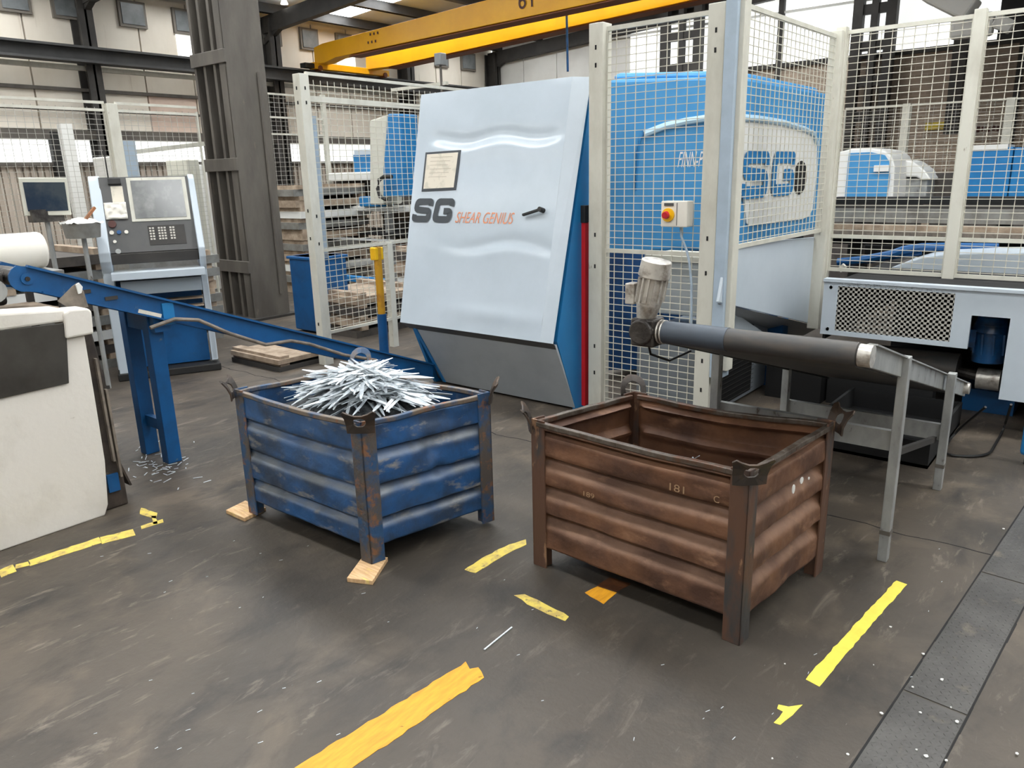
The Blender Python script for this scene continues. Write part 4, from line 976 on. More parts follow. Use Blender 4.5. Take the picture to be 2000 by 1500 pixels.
for i, (a, c, wd_) in enumerate((((0, 1121), (28, 1110), 9), ((30, 1107), (56, 1101), 5), ((58, 1100), (196, 1055), 7), ((198, 1056), (262, 1040), 8), ((276, 1031), (318, 1017), 4), ((274, 998), (306, 1008), 8), ((300, 1008), (303, 1024), 6))):
    labs = ['tape dash cut by the left edge of the picture', 'short thin tape dash next to the leftmost one', 'long yellow tape dash in front of the white board', 'yellow tape dash right of the longest dash', 'thin tape flake below the curled piece', 'curled yellow tape piece beside the skip', 'little upright flake joining the curled tape piece']
    dx, dy = c[0] - a[0], c[1] - a[1]; l = math.hypot(dx, dy); nx, ny = -dy / l * wd_ * .8, dx / l * wd_ * .8
    ragged('floor_tape', labs[i], zl_([(a[0] + nx, a[1] + ny), (c[0] + nx, c[1] + ny), (c[0] - nx, c[1] - ny), (a[0] - nx, a[1] - ny)]), 'tapew', .004)
ragged('floor_tape', 'scuffed yellow tape dash between the two bins', zl_([(907, 1113), (930, 1119), (985, 1084), (1027, 1064), (1027, 1053), (985, 1068), (950, 1086)]), 'tapew', .004)
ragged('floor_tape', 'worn tan tape dash in front of the brown bin', zl_([(1004, 1163), (1025, 1160), (1062, 1178), (1112, 1204), (1104, 1212), (1070, 1200), (1030, 1180)]), 'tapew', .004)
ragged('floor_tape', 'square yellow tape patch under the front of the brown bin', zl_([(1141, 1158), (1168, 1146), (1204, 1158), (1180, 1180)]), 'tapeo', .003)
ragged('floor_tape', 'rust brown tape patch behind the square yellow patch', zl_([(1166, 1144), (1190, 1128), (1234, 1140), (1204, 1156)]), 'rusttape', .003)
a, c = onZ(946, 1270), onZ(1000, 1226)
o = MB().bar(a + Vector((0, 0, .003)), c + Vector((0, 0, .003)), .006, .003).build('metal_sliver', 'strip'); tag(o, 'thin pale metal sliver on the open floor', 'offcut'); at_base(o, a)
def fleck(px, py, r, m, lab, grp):
    q = onZ(px, py); zz = .005 if -.45 < q.x < .3 and q.y > 1.9 and px > 1650 else 0.
    b = MB(); n = 6; b.prism([q + Vector((r * random.uniform(.5, 1.1) * math.cos(k * 2 * PI / n), r * random.uniform(.5, 1.1) * math.sin(k * 2 * PI / n), zz)) for k in range(n)], (0, 0, .003))
    o = b.build('debris_fleck', m); tag(o, lab, 'debris', grp); at_base(o, q + Vector((0, 0, zz)))
for (x, y, r) in ((1839, 1330, .008), (1721, 1396, .007), (1797, 1395, .005), (1869, 1413, .008), (1808, 1480, .008), (1782, 1345, .005), (1803, 1280, .006), (1985, 1475, .006), (1706, 1299, .003), (1533, 1297, .003), (1508, 1482, .004), (1857, 1385, .004), (1790, 1468, .004), (1656, 1474, .005), (1740, 1225, .006), (1848, 1489, .005), (1960, 1035, .006)):
    fleck(x, y, r, 'plate', 'small white fleck on the floor around the tread plate strip', 'white flecks round the tread plates')
for k in range(70):
    x = random.gauss(300, 45); y = random.gauss(905, 22)
    if x < 250: continue
    q = onZ(x, y); a = random.uniform(0, PI); dd = Vector((math.cos(a), math.sin(a), 0)) * random.uniform(.008, .03)
    o = MB().bar(-dd, dd, .006, .002).build('metal_chip', 'strip'); o.location = q + Vector((0, 0, .003)); o.rotation_euler.x = random.uniform(0, .2)
    tag(o, 'tiny shiny zinc chip on the floor by the blue conveyor legs', 'chip', 'zinc chips round the blue conveyor legs')
for k in range(60):
    q = onZ(random.uniform(100, 1900), random.uniform(1050, 1490)); a = random.uniform(.9, 1.5) * (1 if random.random() < .8 else -1)
    dd = Vector((math.cos(a), math.sin(a), 0)) * random.uniform(.003, .009)
    if -1.98 < q.x < -.8 and 2.3 < q.y < 3.3: continue
    o = MB().bar(-dd, dd, .002, .001).build('metal_chip', 'strip'); o.location = q + Vector((0, 0, .001)); tag(o, 'tiny swarf speck scattered over the open floor', 'chip', 'swarf specks on the open floor')

# ------------------------------------------------------------------ blue scrap conveyor
sc = thing('scrap_conveyor', 'blue inclined scrap conveyor rising from the machine to the skip', 'conveyor', (-4.68, 2.2, 0))
def cl(y): return 1.305 - .388 * (y - 1.56)
X0c, X1c = -4.86, -4.5
for x, s in ((X1c, 1), (X0c, -1)):
    y0, y1 = 1.52, 4.45
    pr = [(y0, cl(y0) + .0), (y1, cl(y1)), (y1, cl(y1) - .12), (y0 + .02, cl(y0) - .135)]
    arc = [(1.50 - .072 * math.sin(a * PI / 8), cl(1.5) - .066 - .072 * math.cos(a * PI / 8)) for a in range(1, 8)]
    pts = [(x, p[0], p[1]) for p in pr] + [(x, a[0], a[1]) for a in arc]
    b = MB(); b.prism(pts, (-.012 * s, 0, 0)); b.build('side_plate', 'dblue', sc)
    MB().bar((x + .008 * s, y0, cl(y0) + .003), (x + .008 * s, y1, cl(y1) + .003), .035, .012).build('top_flange', 'dblue', sc)
    MB().bar((x + .006 * s, y0 + .05, cl(y0) - .142), (x + .006 * s, y1, cl(y1) - .122), .03, .01).build('bottom_flange', 'dblue', sc)
MB().prism([(X0c + .02, 1.6, cl(1.6) - .03), (X0c + .02, 4.4, cl(4.4) - .03), (X0c + .02, 4.4, cl(4.4) - .06), (X0c + .02, 1.6, cl(1.6) - .06)], (.32, 0, 0)).build('belt', 'belt', sc)
MB().cyl((X0c + .01, 1.50, cl(1.5) - .065), (X1c - .005, 1.50, cl(1.5) - .065), .05, 20).build('head_drum', 'gear', sc, smooth=True)
MB().cyl((X1c, 1.51, cl(1.5) - .07), (X1c + .012, 1.51, cl(1.5) - .07), .03, 16).build('bearing', 'dblue', sc)
MB().cyl((X1c + .01, 1.51, cl(1.5) - .07), (X1c + .02, 1.51, cl(1.5) - .07), .012, 10).build('bearing_bolt', 'gear', sc)
for y in (1.78, 1.92):
    MB().box((X1c, y - .035, cl(y) - .075), (X1c + .006, y + .035, cl(y) - .055)).build('slot_plate', 'steeld', sc)
MB().bar((X1c + .004, 2.06, cl(2.06) - .105), (X1c + .004, 2.19, cl(2.19) - .105), .006, .022).build('nameplate', 'paper', sc)
MB().box((X1c, 2.20, cl(2.2) - .16), (X1c + .012, 2.27, cl(2.27) + .0)).build('bracket', 'mblue', sc)
for (x, y) in ((-4.61, 2.20), (-4.90, 2.20)):
    MB().prism([(x - .05, y - .06, 0), (x + .03, y - .06, 0), (x + .03, y + .03, 0), (x - .05, y + .03, 0)], (0, 0, cl(y) - .1)).build('leg', 'dblue', sc, bevel=.004)
MB().box((-4.93, 2.17, .2), (-4.6, 2.21, .27)).build('leg_tie', 'dblue', sc)
MB().box((-4.93, 2.15, cl(2.2) - .2), (-4.52, 2.25, cl(2.2) - .1)).build('head_plate', 'dblue', sc)
MB().box((X0c - .05, 1.28, 1.12), (X1c - .1, 1.44, 1.3)).build('drive_unit', 'gear', sc, bevel=.02)
MB().cyl((X1c - .1, 1.36, 1.21), (X1c - .02, 1.36, 1.21), .06, 16).build('drive_cap', 'galv', sc)
hz = MB().tube([(-4.47, 2.1, .98 - .08), (-4.46, 2.25, .93), (-4.46, 2.4, .90), (-4.46, 2.6, .78), (-4.46, 2.85, .66), (-4.46, 3.05, .65), (-4.46, 3.2, .60), (-4.46, 3.5, .46), (-4.46, 3.8, .36)], .012, 8).build('air_hose', 'hose')
hz.parent = sc; 
inv = ROOT[sc.name].inverted(); hz.data.transform(inv)
hz.data.update()

# ------------------------------------------------------------------ skip with white board
sk = thing('scrap_skip', 'worn scrap skip faced with a chipped white board and a dark glossy panel', 'skip', (-4.6, 1.2, 0))
XF = -4.12
ws = [onX(x, y, XF) for x, y in ((212, 985), (206, 900), (190, 800), (166, 655), (-60, 690))]
ws = [Vector((XF, .25, 0)), Vector((XF, onX(206, 1008, XF).y, 0))] + ws[:-1] + [Vector((XF, .25, ws[3].z))]
b = MB(); b.prism(ws, (-.05, 0, 0)); b.build('white_board', 'skipwhite', sk, bevel=.008)
g = [onX(x, y, XF + .004) for x, y in ((-60, 652), (128, 630), (134, 748), (-60, 792))]
b = MB(); b.prism(g, (.008, 0, 0)); b.build('dark_panel', 'smoke', sk, bevel=.003)
g = [onX(x, y, XF + .01) for x, y in ((-60, 616), (130, 604), (130, 628), (-60, 655))]
b = MB(); b.prism(g, (-.2, 0, 0)); b.build('top_rail', 'skipwhite', sk, bevel=.012)
g = [onX(x, y, XF + .03) for x, y in ((126, 612), (136, 605), (172, 602), (180, 608), (184, 652), (130, 662))]
b = MB(); b.prism(g, (-.14, 0, 0)); b.build('corner_cap', 'skipwhite', sk, bevel=.01)
g = [onX(x, y, XF - .22) for x, y in ((160, 640), (178, 640), (214, 770), (246, 962), (205, 975), (180, 800))]
b = MB()
e_ = [onX(x, y, XF - .055) for x, y in ((160, 648), (180, 648), (206, 740), (226, 840), (247, 955), (238, 975))]
g2_ = [(XF - .055, 1.36, .95)] + [p for p in e_[1:5]] + [Vector((XF - .055, e_[4].y, 0)), Vector((XF - .055, 1.36, 0))]
b.prism(g2_, (-.05, 0, 0)); b.build('sloped_end', 'skiprust', sk, bevel=.01)
for q in ((186, 700, 222, 900), (206, 760, 236, 930)):
    MB().bar(onX(q[0], q[1], XF - .045), onX(q[2], q[3], XF - .045), .012, .03).build('end_rib', 'hose', sk)
MB().box((XF - .9, .1, .08), (XF - .11, 1.4, .12)).build('skip_floor', 'skiprust', sk)
MB().box((XF - .95, .1, .08), (XF - .9, 1.5, .95)).build('rear_wall', 'skiprust', sk)
MB().prism([(XF - .11, 1.50, .95), (XF - .11, 1.74, .08), (XF - .9, 1.74, .08), (XF - .9, 1.50, .95)], (0, .012, 0)).build('end_wall', 'skiprust', sk)
MB().box((XF - .14, 1.60, .1), (XF - .04, 1.66, .2)).build('blue_lug', 'dblue', sk)
# load in the skip: crumpled pale sheets
for k in range(5):
    b = MB(); cx_ = XF - .2 - k * .14; 
    def cr_(u, v, k=k, cx_=cx_):
        x = cx_ + (u - .5) * .25; y = .5 + v * .9; return Vector((x, y, 1.01 + .10 * noise.noise(Vector((x * 4, y * 4, k))) + .015 * math.sin(v * 30 + k)))
    b.grid(cr_, 8, 18); o = b.build('crumpled_sheet', 'cardboard', smooth=True, solid=.003); tag(o, 'crumpled pale scrap sheet piled in the skip', 'scrap', 'crumpled sheets in the skip'); at_base(o, (cx_, .95, 1.0))
g = [onX(x, y, XF - .12) for x, y in ((112, 588), (140, 560), (150, 553), (163, 570), (172, 600), (150, 604), (135, 602))]
cs = thing('folded_sheet', 'grey folded scrap sheet with a white torn tip poking out of the skip', 'scrap', g[5])
b = MB(); b.prism(g, (-.02, .01, 0)); b.build('sheet', 'hose', cs)
g = [onX(x, y, XF - .115) for x, y in ((147, 556), (153, 552), (160, 560), (158, 572), (152, 574))]
b = MB(); b.prism(g, (.01, 0, 0)); b.build('torn_tip', 'plate', cs)

# ------------------------------------------------------------------ control console
co = Vector((-6.98, 2.97, 0)); cxd = Vector((.43, .90, 0)).normalized(); cyd = Vector((-cxd.y, cxd.x, 0))   # right, away
cc = thing('control_console', 'light grey control console with tilted screen and keypad panel', 'console', co)
Wc = .82
def cp(x, y, z): return co + cxd * x + cyd * y + Vector((0, 0, z))
def cbox(x0, x1, y0, y1, z0, z1): 
    b = MB(); b.prism([cp(x0, y0, z0), cp(x1, y0, z0), cp(x1, y1, z0), cp(x0, y1, z0)], (0, 0, z1 - z0)); return b
for xs_ in (0.0, Wc - .05):
    pr = [(-.04, 1.02), (-.09, 1.08), (-.10, 1.16), (.08, 1.55), (.17, 1.76), (.21, 1.80), (.26, 1.78), (.26, 1.0), (.12, .95), (.12, .1), (.02, .1), (.02, .95)]
    b = MB(); b.prism([cp(xs_ - (.03 if xs_ == 0 else 0), y, z) for y, z in pr], cxd * (.09 if xs_ == 0 else .055)); b.build('side_cheek', 'mgrey', cc, bevel=.008)
pt0 = (-.01, 1.14); pt1 = (.19, 1.78)
def pp(u, v, off=0.): # on tilted panel
    dy, dz = pt1[0] - pt0[0], pt1[1] - pt0[1]; l = math.hypot(dy, dz)
    return cp(.05 + u * (Wc - .1), pt0[0] + dy * v - dz / l * off, pt0[1] + dz * v + dy / l * off)
def pquad(u0, u1, v0, v1, off, th=.006):
    b = MB(); n_ = (pp(0, 0, 1) - pp(0, 0, 0)); b.prism([pp(u0, v0, off), pp(u1, v0, off), pp(u1, v1, off), pp(u0, v1, off)], n_ * th); return b
pquad(0, 1, 0, 1, 0, .02).build('control_panel', 'console', cc)
b = MB(); b.prism([cp(.05, y, z) for y, z in ((.0, 1.13), (.19, 1.76), (.25, 1.76), (.25, 1.1))], cxd * (Wc - .1)); b.build('rear_housing', 'console', cc)
fr_ = pquad(.30, .97, .40, .985, .02, .008).build('screen_frame', 'cream', cc, bevel=.002)
pquad(.345, .925, .44, .945, .0285, .004).build('screen', 'screen2', fr_)
kp = pquad(.46, .88, .08, .34, .02, .004).build('keypad', 'steeld', cc)
for r in range(5):
    for k_ in range(9):
        if k_ in (2, 6): continue
        pquad(.475 + k_ * .033, .498 + k_ * .033, .15 + r * .036, .172 + r * .036, .025, .003).build('key', 'keys', kp)
n_ = (pp(0, 0, 1) - pp(0, 0, 0))
for (u, v, r, m) in ((.06, .27, .018, 'white'), (.14, .27, .018, 'bluemotor'), (.22, .27, .016, 'white'), (.08, .15, .014, 'white'), (.10, .02, .022, 'galv')):
    q = pp(u, v, .02); MB().cyl(q, q + n_ * .014, r, 14).build('push_button', m, cc)
q = pp(.08, .38, .02); MB().cyl(q, q + n_ * .02, .032, 16).build('emergency_button', 'darkred', cc)
pquad(.12, .25, .60, .88, .021, .002).build('paper_note', 'paper', cc)
b = MB(); b.grid(lambda u, v: pp(.02 + u * .24, .44 + v * .22, .035 + .02 * noise.noise(Vector((u * 5, v * 5, 2)))), 10, 10); b.build('rag', 'white', cc, smooth=True, solid=.006)
pquad(.10, .24, .90, .97, .02, .03).build('pen_clip', 'black', cc)
cbox(.05, Wc - .05, -.05, .02, 1.05, 1.14).build('front_edge', 'steeld', cc, bevel=.006)
cbox(.04, Wc - .02, -.16, .14, .92, .985).build('drawer', 'mgrey', cc, bevel=.005)
cbox(.10, Wc - .06, -.08, .12, .78, .90).build('tray', mat('shaded console grey', srgb(140, 150, 158), None, rough=.5), cc)
cbox(.05, Wc - .06, .14, .5, .08, .92).build('blue_cabinet', 'dblue', cc)
for z in (.55, .62, .69): cbox(.06, Wc - .06, .02, .2, z, z + .012).build('shelf', 'cardboard', cc)
cbox(-.02, .05, .0, .5, .06, 1.0).build('left_leg_panel', 'mgrey', cc)
cbox(-.04, Wc + .02, -.02, .55, .0, .07).build('plinth', 'black', cc, bevel=.01)
MB().cyl(cp(.13, .15, 1.78), cp(.13, .15, 2.02), .006, 6).build('antenna', 'black', cc)
cbox(Wc - .05, Wc, .02, .06, .1, 1.0).build('right_leg', 'mgrey', cc)

# monitor on a stand, tray, drum ----------------------------------------------
mc = onP(88, 384, (-7.0, 2.4, 0), (-.9, .3, 0)); mr = Vector((.3, .9, 0)).normalized(); mn_ = Vector((.95, -.3, 0)).normalized()
def mq(px, py, off=0.): return onP(px, py, mc + mn_ * off, mn_)
mo_ = thing('monitor', 'pale framed flat monitor with a dark screen on a stand, far left', 'monitor', (mc.x, mc.y, 0))
fm = MB(); fm.prism([mq(35, 347), mq(130, 347), mq(140, 420), mq(48, 422)], mn_ * -.06); fmo = fm.build('bezel', 'beige', mo_, bevel=.006)
MB().prism([mq(44, 356, .004), mq(126, 356, .004), mq(134, 411, .004), mq(55, 413, .004)], mn_ * -.006).build('screen', 'screen', fmo)
MB().cyl((mc.x - .05, mc.y, 0), (mc.x - .05, mc.y, mc.z - .12), .02, 10).build('stand_pole', 'galv', mo_)
MB().box((mc.x - .25, mc.y - .2, 0), (mc.x + .12, mc.y + .2, .03)).build('stand_foot', 'steeld', mo_)
MB().box((mc.x - .1, mc.y - .12, mc.z - .2), (mc.x + .0, mc.y + .12, mc.z - .1)).build('bracket', 'gear', mo_)
tq = onP(160, 445, (-6.9, 2.6, 0), (-.9, .3, 0))
tr = thing('parts_tray', 'grey bucket heaped with white rags beside the console', 'bucket', (tq.x, tq.y, 0))
MB().cyl(tq + Vector((0, 0, -.08)), tq + Vector((0, 0, .04)), .13, 20, .145).build('bucket', 'sheet', tr, smooth=True)
b = MB(); b.grid(lambda u, v: tq + Vector(((u - .5) * .26, (v - .5) * .26, .04 + .04 * (1 - (2 * u - 1) ** 2) * (1 - (2 * v - 1) ** 2) + .02 * noise.noise(Vector((u * 6, v * 6, 0))))), 12, 12); b.build('rags', 'plate', tr, smooth=True)
MB().cyl((tq.x, tq.y, 0), (tq.x, tq.y, tq.z - .08), .02, 10).build('pedestal', 'galv', tr)
MB().bar(tq + Vector((.05, 0, .05)), tq + Vector((.02, .12, .16)), .02, .02).build('brush_handle', 'rustpack', tr)
dq = onX(30, 492, -5.55)
dm = thing('white_drum', 'white plastic drum lying on its side at the left edge', 'drum', (-5.55, dq.y, dq.z - .12))
MB().cyl((-5.55, dq.y - .35, dq.z), (-5.55, onX(84, 490, -5.55).y, dq.z), .115, 28).build('barrel', 'white', dm, smooth=True, bevel=.02)
MB().cyl((-5.55, dq.y - .4, dq.z), (-5.55, dq.y - .34, dq.z), .06, 16).build('cap', 'black', dm)
st_ = thing('parts_rack', 'low grey rack of sheet stacks under the white drum', 'rack', (-5.6, 1.8, 0))
MB().box((-5.9, 1.1, dq.z - .155), (-5.3, 2.0, dq.z - .118)).build('top_shelf', 'sheet', st_)
for x in (-5.87, -5.33):
    for y in (1.13, 1.97): MB().box((x - .02, y - .02, 0), (x + .02, y + .02, dq.z - .155)).build('leg', 'steeld', st_)
for k in range(5): MB().box((-5.88, 1.12, .15 + k * .19), (-5.32, 1.98, .2 + k * .19)).build('shelf', ('sheet', 'cardboard', 'darkpack')[k % 3], st_)

# ------------------------------------------------------------------ clutter: stacks behind the left group
def stack(label, lo, hi, layers, cols, group=None):
    t = thing('sheet_stack', label, 'stack', ((lo[0] + hi[0]) / 2, (lo[1] + hi[1]) / 2, 0), group)
    z = 0.
    for k in range(layers):
        h = (hi[2]) / layers; j = random.uniform(-.03, .03)
        MB().box((lo[0] + j, lo[1] + j, z), (hi[0] + j, hi[1] + j, z + h * .62)).build('sheet_pack', cols[k % len(cols)], t)
        for y in (lo[1] + .1, hi[1] - .1):
            MB().box((lo[0], y - .05, z + h * .62), (hi[0], y + .05, z + h)).build('bearer', 'cardboard', t)
        z += h
    return t
stack('low stack of dark sheets on the floor right of the console', (-6.85, 3.95, 0), (-6.05, 4.75, .14), 2, ('steeld', 'cardboard'))
stack('grey sheet stack behind the console, left of the column', (-9.0, 3.6, 0), (-8.0, 4.6, 1.0), 7, ('sheet', 'cardboard', 'sheet'))
stack('stack of pale packs behind the blue conveyor, far left', (-8.6, 2.3, 0), (-7.6, 3.3, 1.15), 8, ('sheet', 'darkpack', 'plate'))
stack('stack of sheets beyond the white drum at the left edge', (-8.4, .9, 0), (-7.4, 2.05, 1.3), 8, ('plate', 'sheet', 'cardboard'))
stack('tall stack of orange topped packs right of the dark column', (-11.4, 7.2, 0), (-10.0, 8.6, 1.65), 10, ('cardboard', 'sheet', 'plate', 'cardboard', 'sheet'))
stack('rusty brown sheet packs under the white table', (-10.4, 9.2, 0), (-7.6, 10.4, 1.25), 7, ('darkpack', 'sheet', 'cardboard', 'rustpack'))
stack('pale packs low behind the mesh fence', (-7.6, 6.9, 0), (-6.3, 8.4, .85), 5, ('cardboard', 'darkpack', 'plate'))
stack('dark packs low behind the yellow post', (-7.6, 5.4, 0), (-6.6, 6.4, .5), 4, ('darkpack', 'cardboard'))
bx = thing('blue_tub', 'dark blue tub between the column and the fence corner post', 'tub', (-7.55, 5.5, 0))
q0 = onY(563, 500, 5.3); q1 = onY(603, 505, 5.3)
MB().box((q0.x, 5.3, .02), (q1.x + .1, 5.75, q0.z)).build('body', 'dblue', bx, bevel=.02)
MB().box((q0.x - .02, 5.28, q0.z - .03), (q1.x + .12, 5.77, q0.z)).build('rim', 'dblue', bx, bevel=.006)
# cabinets in front of the left wall
def cabinet(label, lo, hi, m='mgrey', m2='console'):
    t = thing('machine_cabinet', label, 'cabinet', ((lo[0] + hi[0]) / 2, (lo[1] + hi[1]) / 2, 0))
    MB().box(lo, hi).build('body', m, t, bevel=.02)
    MB().box((hi[0], lo[1] + .08, lo[2] + .2), (hi[0] + .02, hi[1] - .08, hi[2] - .1)).build('door', m, t)
    MB().box((hi[0] + .02, hi[1] - .2, (lo[2] + hi[2]) / 2), (hi[0] + .05, hi[1] - .15, (lo[2] + hi[2]) / 2 + .15)).build('handle', m2, t)
    return t
cabinet('tall blue grey cabinet behind the console', (-11.6, 5.0, 0), (-11.0, 5.35, 2.1), 'whiteclad')
cabinet('narrow pale cabinet behind the console screen', (-11.4, 5.95, 0), (-10.8, 6.15, 2.05), 'beige')
cabinet('pale wall cabinet next to the dark column', (-12.2, 6.7, 0), (-11.8, 7.5, 2.0), 'plate')
q = onX(118, 300, XL + .1); MB().box((XL - .1, q.y - .12, 1.3), (XL + .1, q.y + .12, 2.7)).build('cable_riser', 'black', wl)
q = onX(135, 300, -12.5); q2 = onX(152, 410, -12.5)
o = MB().bar((-12.5, q.y, 2.6), (-12.5, q.y + .02, .0), .16, .14).build('white_stanchion', 'plate'); tag(o, 'white painted stanchion behind the monitor', 'post')

# yellow post -----------------------------------------------------------------
yp = thing('bollard', 'yellow guard post with a blue foot beside the mesh fence', 'bollard', (-5.62, 4.83, 0))
q0 = onZ(752, 706); tp = CP.z
MB().cyl((q0.x, q0.y, 0), (q0.x, q0.y, .47), .045, 16).build('blue_foot', 'dblue', yp, smooth=True)
qt_ = onP(753, 482, (q0.x, q0.y, 0), (q0.x, q0.y, 0))
MB().cyl((q0.x, q0.y, .47), (q0.x, q0.y, qt_.z), .036, 16).build('yellow_post', mat('ochre post', srgb(206, 150, 30), srgb(176, 120, 40), 9, (.5, .65), .5), yp, smooth=True)
MB().box((q0.x - .05, q0.y - .05, qt_.z - .12), (q0.x + .03, q0.y + .05, qt_.z)).build('head', 'ylw', yp, bevel=.01)

# second machine beyond fence D -----------------------------------------------
m2 = thing('sorting_machine', 'white and blue machine with a tall blue fin beyond the left mesh fence', 'machine', (-8.2, 9.0, 0))
def yb(px0, py0, px1, py1, Y, dp_, m, name, bev=.02):
    a = onY(px0, py0, Y); c = onY(px1, py1, Y)
    return MB().box((a.x, Y, c.z), (c.x, Y + dp_, a.z)).build(name, m, m2, bevel=bev)
g = [onY(x, y, 8.0) for x, y in ((757, 222), (781, 222), (786, 330), (787, 384), (748, 384), (748, 330))]
b = MB(); b.prism(g, (0, .35, 0)); b.build('blue_fin', 'mblue', m2, bevel=.02)
g = [onY(x, y, 8.05) for x, y in ((722, 235), (756, 224), (748, 400), (722, 400))]
b = MB(); b.prism(g, (0, .4, 0)); b.build('white_column', 'beige', m2, bevel=.02)
yb(688, 302, 731, 336, 8.6, .5, 'mblue', 'blue_box'); yb(690, 292, 731, 303, 8.6, .5, 'mgrey', 'grey_cap')
yb(640, 338, 785, 350, 8.5, .5, 'plate', 'cross_bar'); yb(650, 352, 785, 400, 8.7, .5, 'darkpack', 'recess')
yb(636, 402, 792, 414, 8.3, .8, 'plate', 'table_edge'); yb(700, 384, 742, 404, 8.2, .3, 'mblue', 'blue_shoe')
yb(640, 392, 700, 403, 8.4, .3, 'white', 'white_tray')
yb(636, 466, 790, 474, 7.6, .3, 'galv', 'lower_bar'); yb(632, 450, 790, 462, 8.3, .9, 'dark', 'gap_shade')  # dark slab paints the shade of an open gap

pts = [onY(x, y, 7.9) for x, y in ((765, 345), (750, 345), (740, 352), (738, 368), (742, 384), (755, 390))]
MB().tube(pts, .03, 8).build('hose', 'black', m2, smooth=True)
for x in (-9.3, -7.8): MB().box((x - .05, 8.35, 0), (x + .05, 8.45, 1.35)).build('leg', 'galv', m2)
a = onY(664, 538, 6.7); c = onY(748, 556, 6.7)
bt = thing('blue_trestle', 'bright blue trestle beam low behind the left mesh fence', 'trestle', ((a.x + c.x) / 2, 6.75, 0))
MB().box((a.x, 6.7, c.z), (c.x, 6.8, a.z)).build('beam', 'mblue', bt)
for x in (a.x + .05, c.x - .05): MB().box((x - .03, 6.72, 0), (x + .03, 6.78, c.z)).build('leg', 'dblue', bt)
# stack light near crane
q = onY(862, 160, 9.6); sl2 = thing('signal_pole', 'thin grey signal pole above the grey cabinet', 'pole', (q.x, q.y, 0))
MB().cyl((q.x, q.y, 0), q + Vector((0, 0, .4)), .02, 8).build('pole', 'steel', sl2)
MB().box(q + Vector((-.07, -.07, .25)), q + Vector((.07, .07, .43))).build('beacon', 'glass', sl2, bevel=.01)
MB().box(q + Vector((-1.2, 0, -.05)), q + Vector((.1, .06, .0))).build('arm', 'cream', sl2)

# ------------------------------------------------------------------ things seen through fence C
def rb(t, px0, py0, px1, py1, Y, dp_, m, name, bev=.02, par=None):
    a = onY(px0, py0, Y); c = onY(px1, py1, Y)
    return MB().box((a.x, Y, c.z), (c.x, Y + dp_, a.z)).build(name, m, par or t, bevel=bev)
h1 = thing('rounded_hood', 'blue hood with a white rounded rim behind the mesh fence', 'machine', (-3.2, 11.2, 0))
g = [onY(x, y, 11.0) for x, y in ((1634, 298), (1665, 290), (1700, 289), (1728, 294), (1742, 305), (1748, 325), (1744, 388), (1630, 388))]
b = MB(); b.prism(g, (0, 1.0, 0)); b.build('white_shell', 'plate', h1, bevel=.02)
g = [onY(x, y, 10.98) for x, y in ((1658, 299), (1700, 297), (1728, 303), (1736, 315), (1738, 345), (1732, 384), (1650, 384))]
b = MB(); b.prism(g, (0, .03, 0)); b.build('blue_panel', 'hblue', h1)
rb(h1, 1707, 323, 1735, 335, 10.95, .03, 'plate', 'label_plate', .002)
MB().box((-4.0, 11.1, 0), (-3.0, 11.9, 1.55)).build('base', 'darkpack', h1)
h2 = thing('white_cowl', 'white streamlined cowl right of the rounded hood', 'machine', (-2.6, 11.8, 0))
g = [onY(x, y, 11.6) for x, y in ((1768, 312), (1785, 316), (1806, 332), (1818, 350), (1800, 352), (1790, 346), (1768, 346))]
b = MB(); b.prism(g, (0, .6, 0)); b.build('cowl', 'plate', h2, bevel=.02)
rb(h2, 1768, 348, 1808, 388, 11.65, .5, 'galv', 'body')
rb(h2, 1768, 388, 1808, 395, 11.6, .6, 'plate', 'base_lip')
MB().box((-2.9, 11.7, 0), (-2.4, 12.1, 1.6)).build('pedestal', 'darkpack', h2)
h3 = thing('blue_cabinet_row', 'row of dark blue cabinets behind the mesh fence, far right', 'cabinet', (-1.6, 12.2, 0))
rb(h3, 1878, 290, 1966, 388, 12.0, .6, 'mblue', 'cabinet'); rb(h3, 1876, 285, 1968, 291, 11.98, .64, 'plate', 'top_strip', .003)
rb(h3, 1982, 288, 2060, 388, 12.0, .6, 'mblue', 'cabinet')
MB().box((-2.3, 12.1, 0), (-.6, 12.5, 1.6)).build('plinth', 'darkpack', h3)
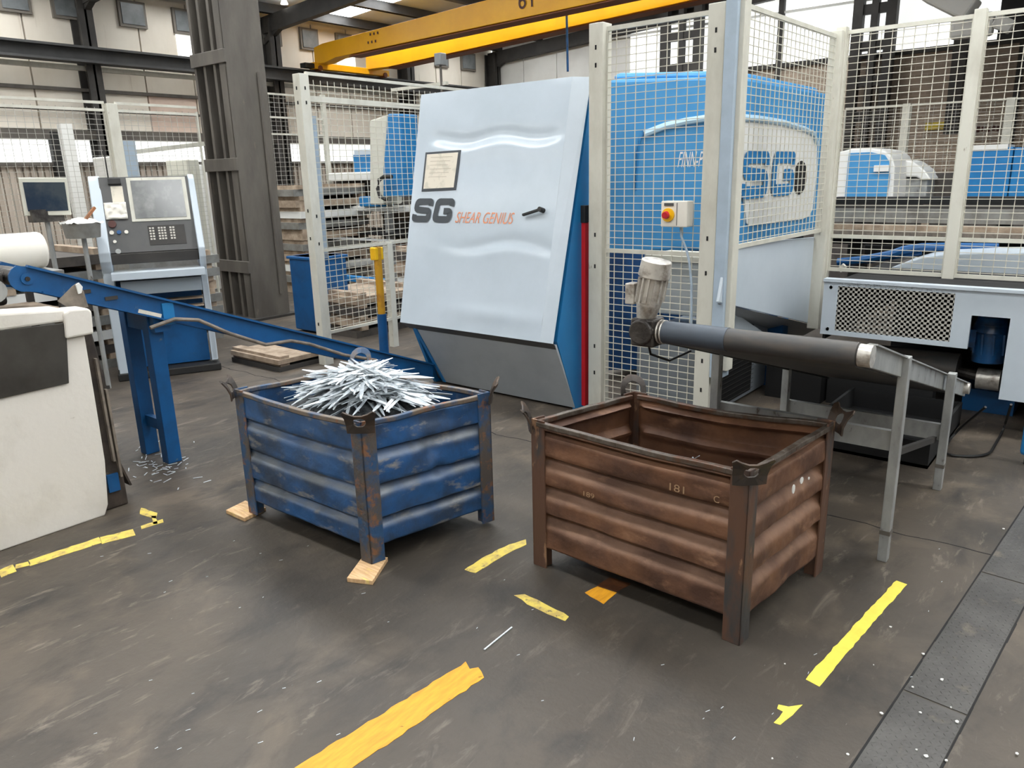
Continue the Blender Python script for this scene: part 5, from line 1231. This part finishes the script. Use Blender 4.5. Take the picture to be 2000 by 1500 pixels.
# long loading table
lt = thing('loading_table', 'long grey loading table with dark slats seen through the fence', 'table', (-1.2, 8.6, 0))
def row(py0, py1, Y, dp_, m, name):
    a = onY(1700, py0, Y); c = onY(1700, py1, Y); return MB().box((-2.55, Y, c.z), (1.5, Y + dp_, a.z)).build(name, m, lt)
row(386, 399, 8.4, .3, 'dark', 'upper_beam'); row(400, 408, 8.3, .05, 'steeld', 'lip'); row(408, 434, 8.2, .3, 'sheet', 'steel_beam')
row(440, 449, 8.1, .1, 'cardboard', 'slat'); row(452, 459, 8.0, .1, 'hose', 'slat'); row(462, 478, 8.4, .2, 'dark', 'shadow_gap')
row(479, 500, 9.2, .2, 'dark', 'lower_gap')
for x in (-2.3, -1.0, .6): MB().box((x - .06, 8.6, 0), (x + .06, 8.72, 1.3)).build('leg', 'steeld', lt)
bp_ = thing('blue_guide_rail', 'bent blue guide rail low behind the fence', 'rail', (-1.8, 7.4, .8))
MB().tube([onY(x, y, 7.3) for x, y in ((1636, 512), (1680, 508), (1740, 497), (1765, 488), (1800, 483), (1850, 482), (1950, 484))], .035, 8).build('rail', 'dblue', bp_, smooth=True)
MB().tube([onY(x, y, 7.35) for x, y in ((1638, 518), (1690, 512), (1760, 500), (1800, 494))], .02, 8).build('lower_rail', 'bluemotor', bp_)
for x in (-1.9, -1.0): MB().box((x - .03, 7.32, zt - .02), (x + .03, 7.38, .85)).build('post', 'steeld', bp_)
cvp = thing('curved_cover', 'low curved grey cover sheet with a blue base behind the fence', 'cover', (-.8, 6.9, 0))
g = [onY(x, y, 6.85) for x, y in ((1715, 533), (1760, 515), (1800, 503), (1850, 496), (1930, 493), (2100, 494), (2100, 540), (1715, 540))]
b = MB(); b.prism(g, (0, .5, 0)); b.build('cover', 'mgrey', cvp, bevel=.01)
a = onY(1830, 533, 6.78); c = onY(1830, 548, 6.78)
MB().box((a.x - .15, 6.78, c.z), (.9, 6.86, a.z)).build('blue_base', 'mblue', cvp)
MB().box((-1.5, 6.9, zt - .02), (.9, 7.2, zt + .01)).build('support', 'darkpack', cvp)
wb_ = thing('work_lamp', 'small pale clamp lamp low behind the fence corner', 'lamp', onY(1712, 538, 6.7))
MB().box(onY(1692, 540, 6.7), onY(1722, 527, 6.7) + Vector((0, .05, 0))).build('body', 'plate', wb_, bevel=.003)
MB().bar(onY(1640, 528, 6.7), onY(1650, 518, 6.7), .04, .04).build('clip', 'white', wb_)
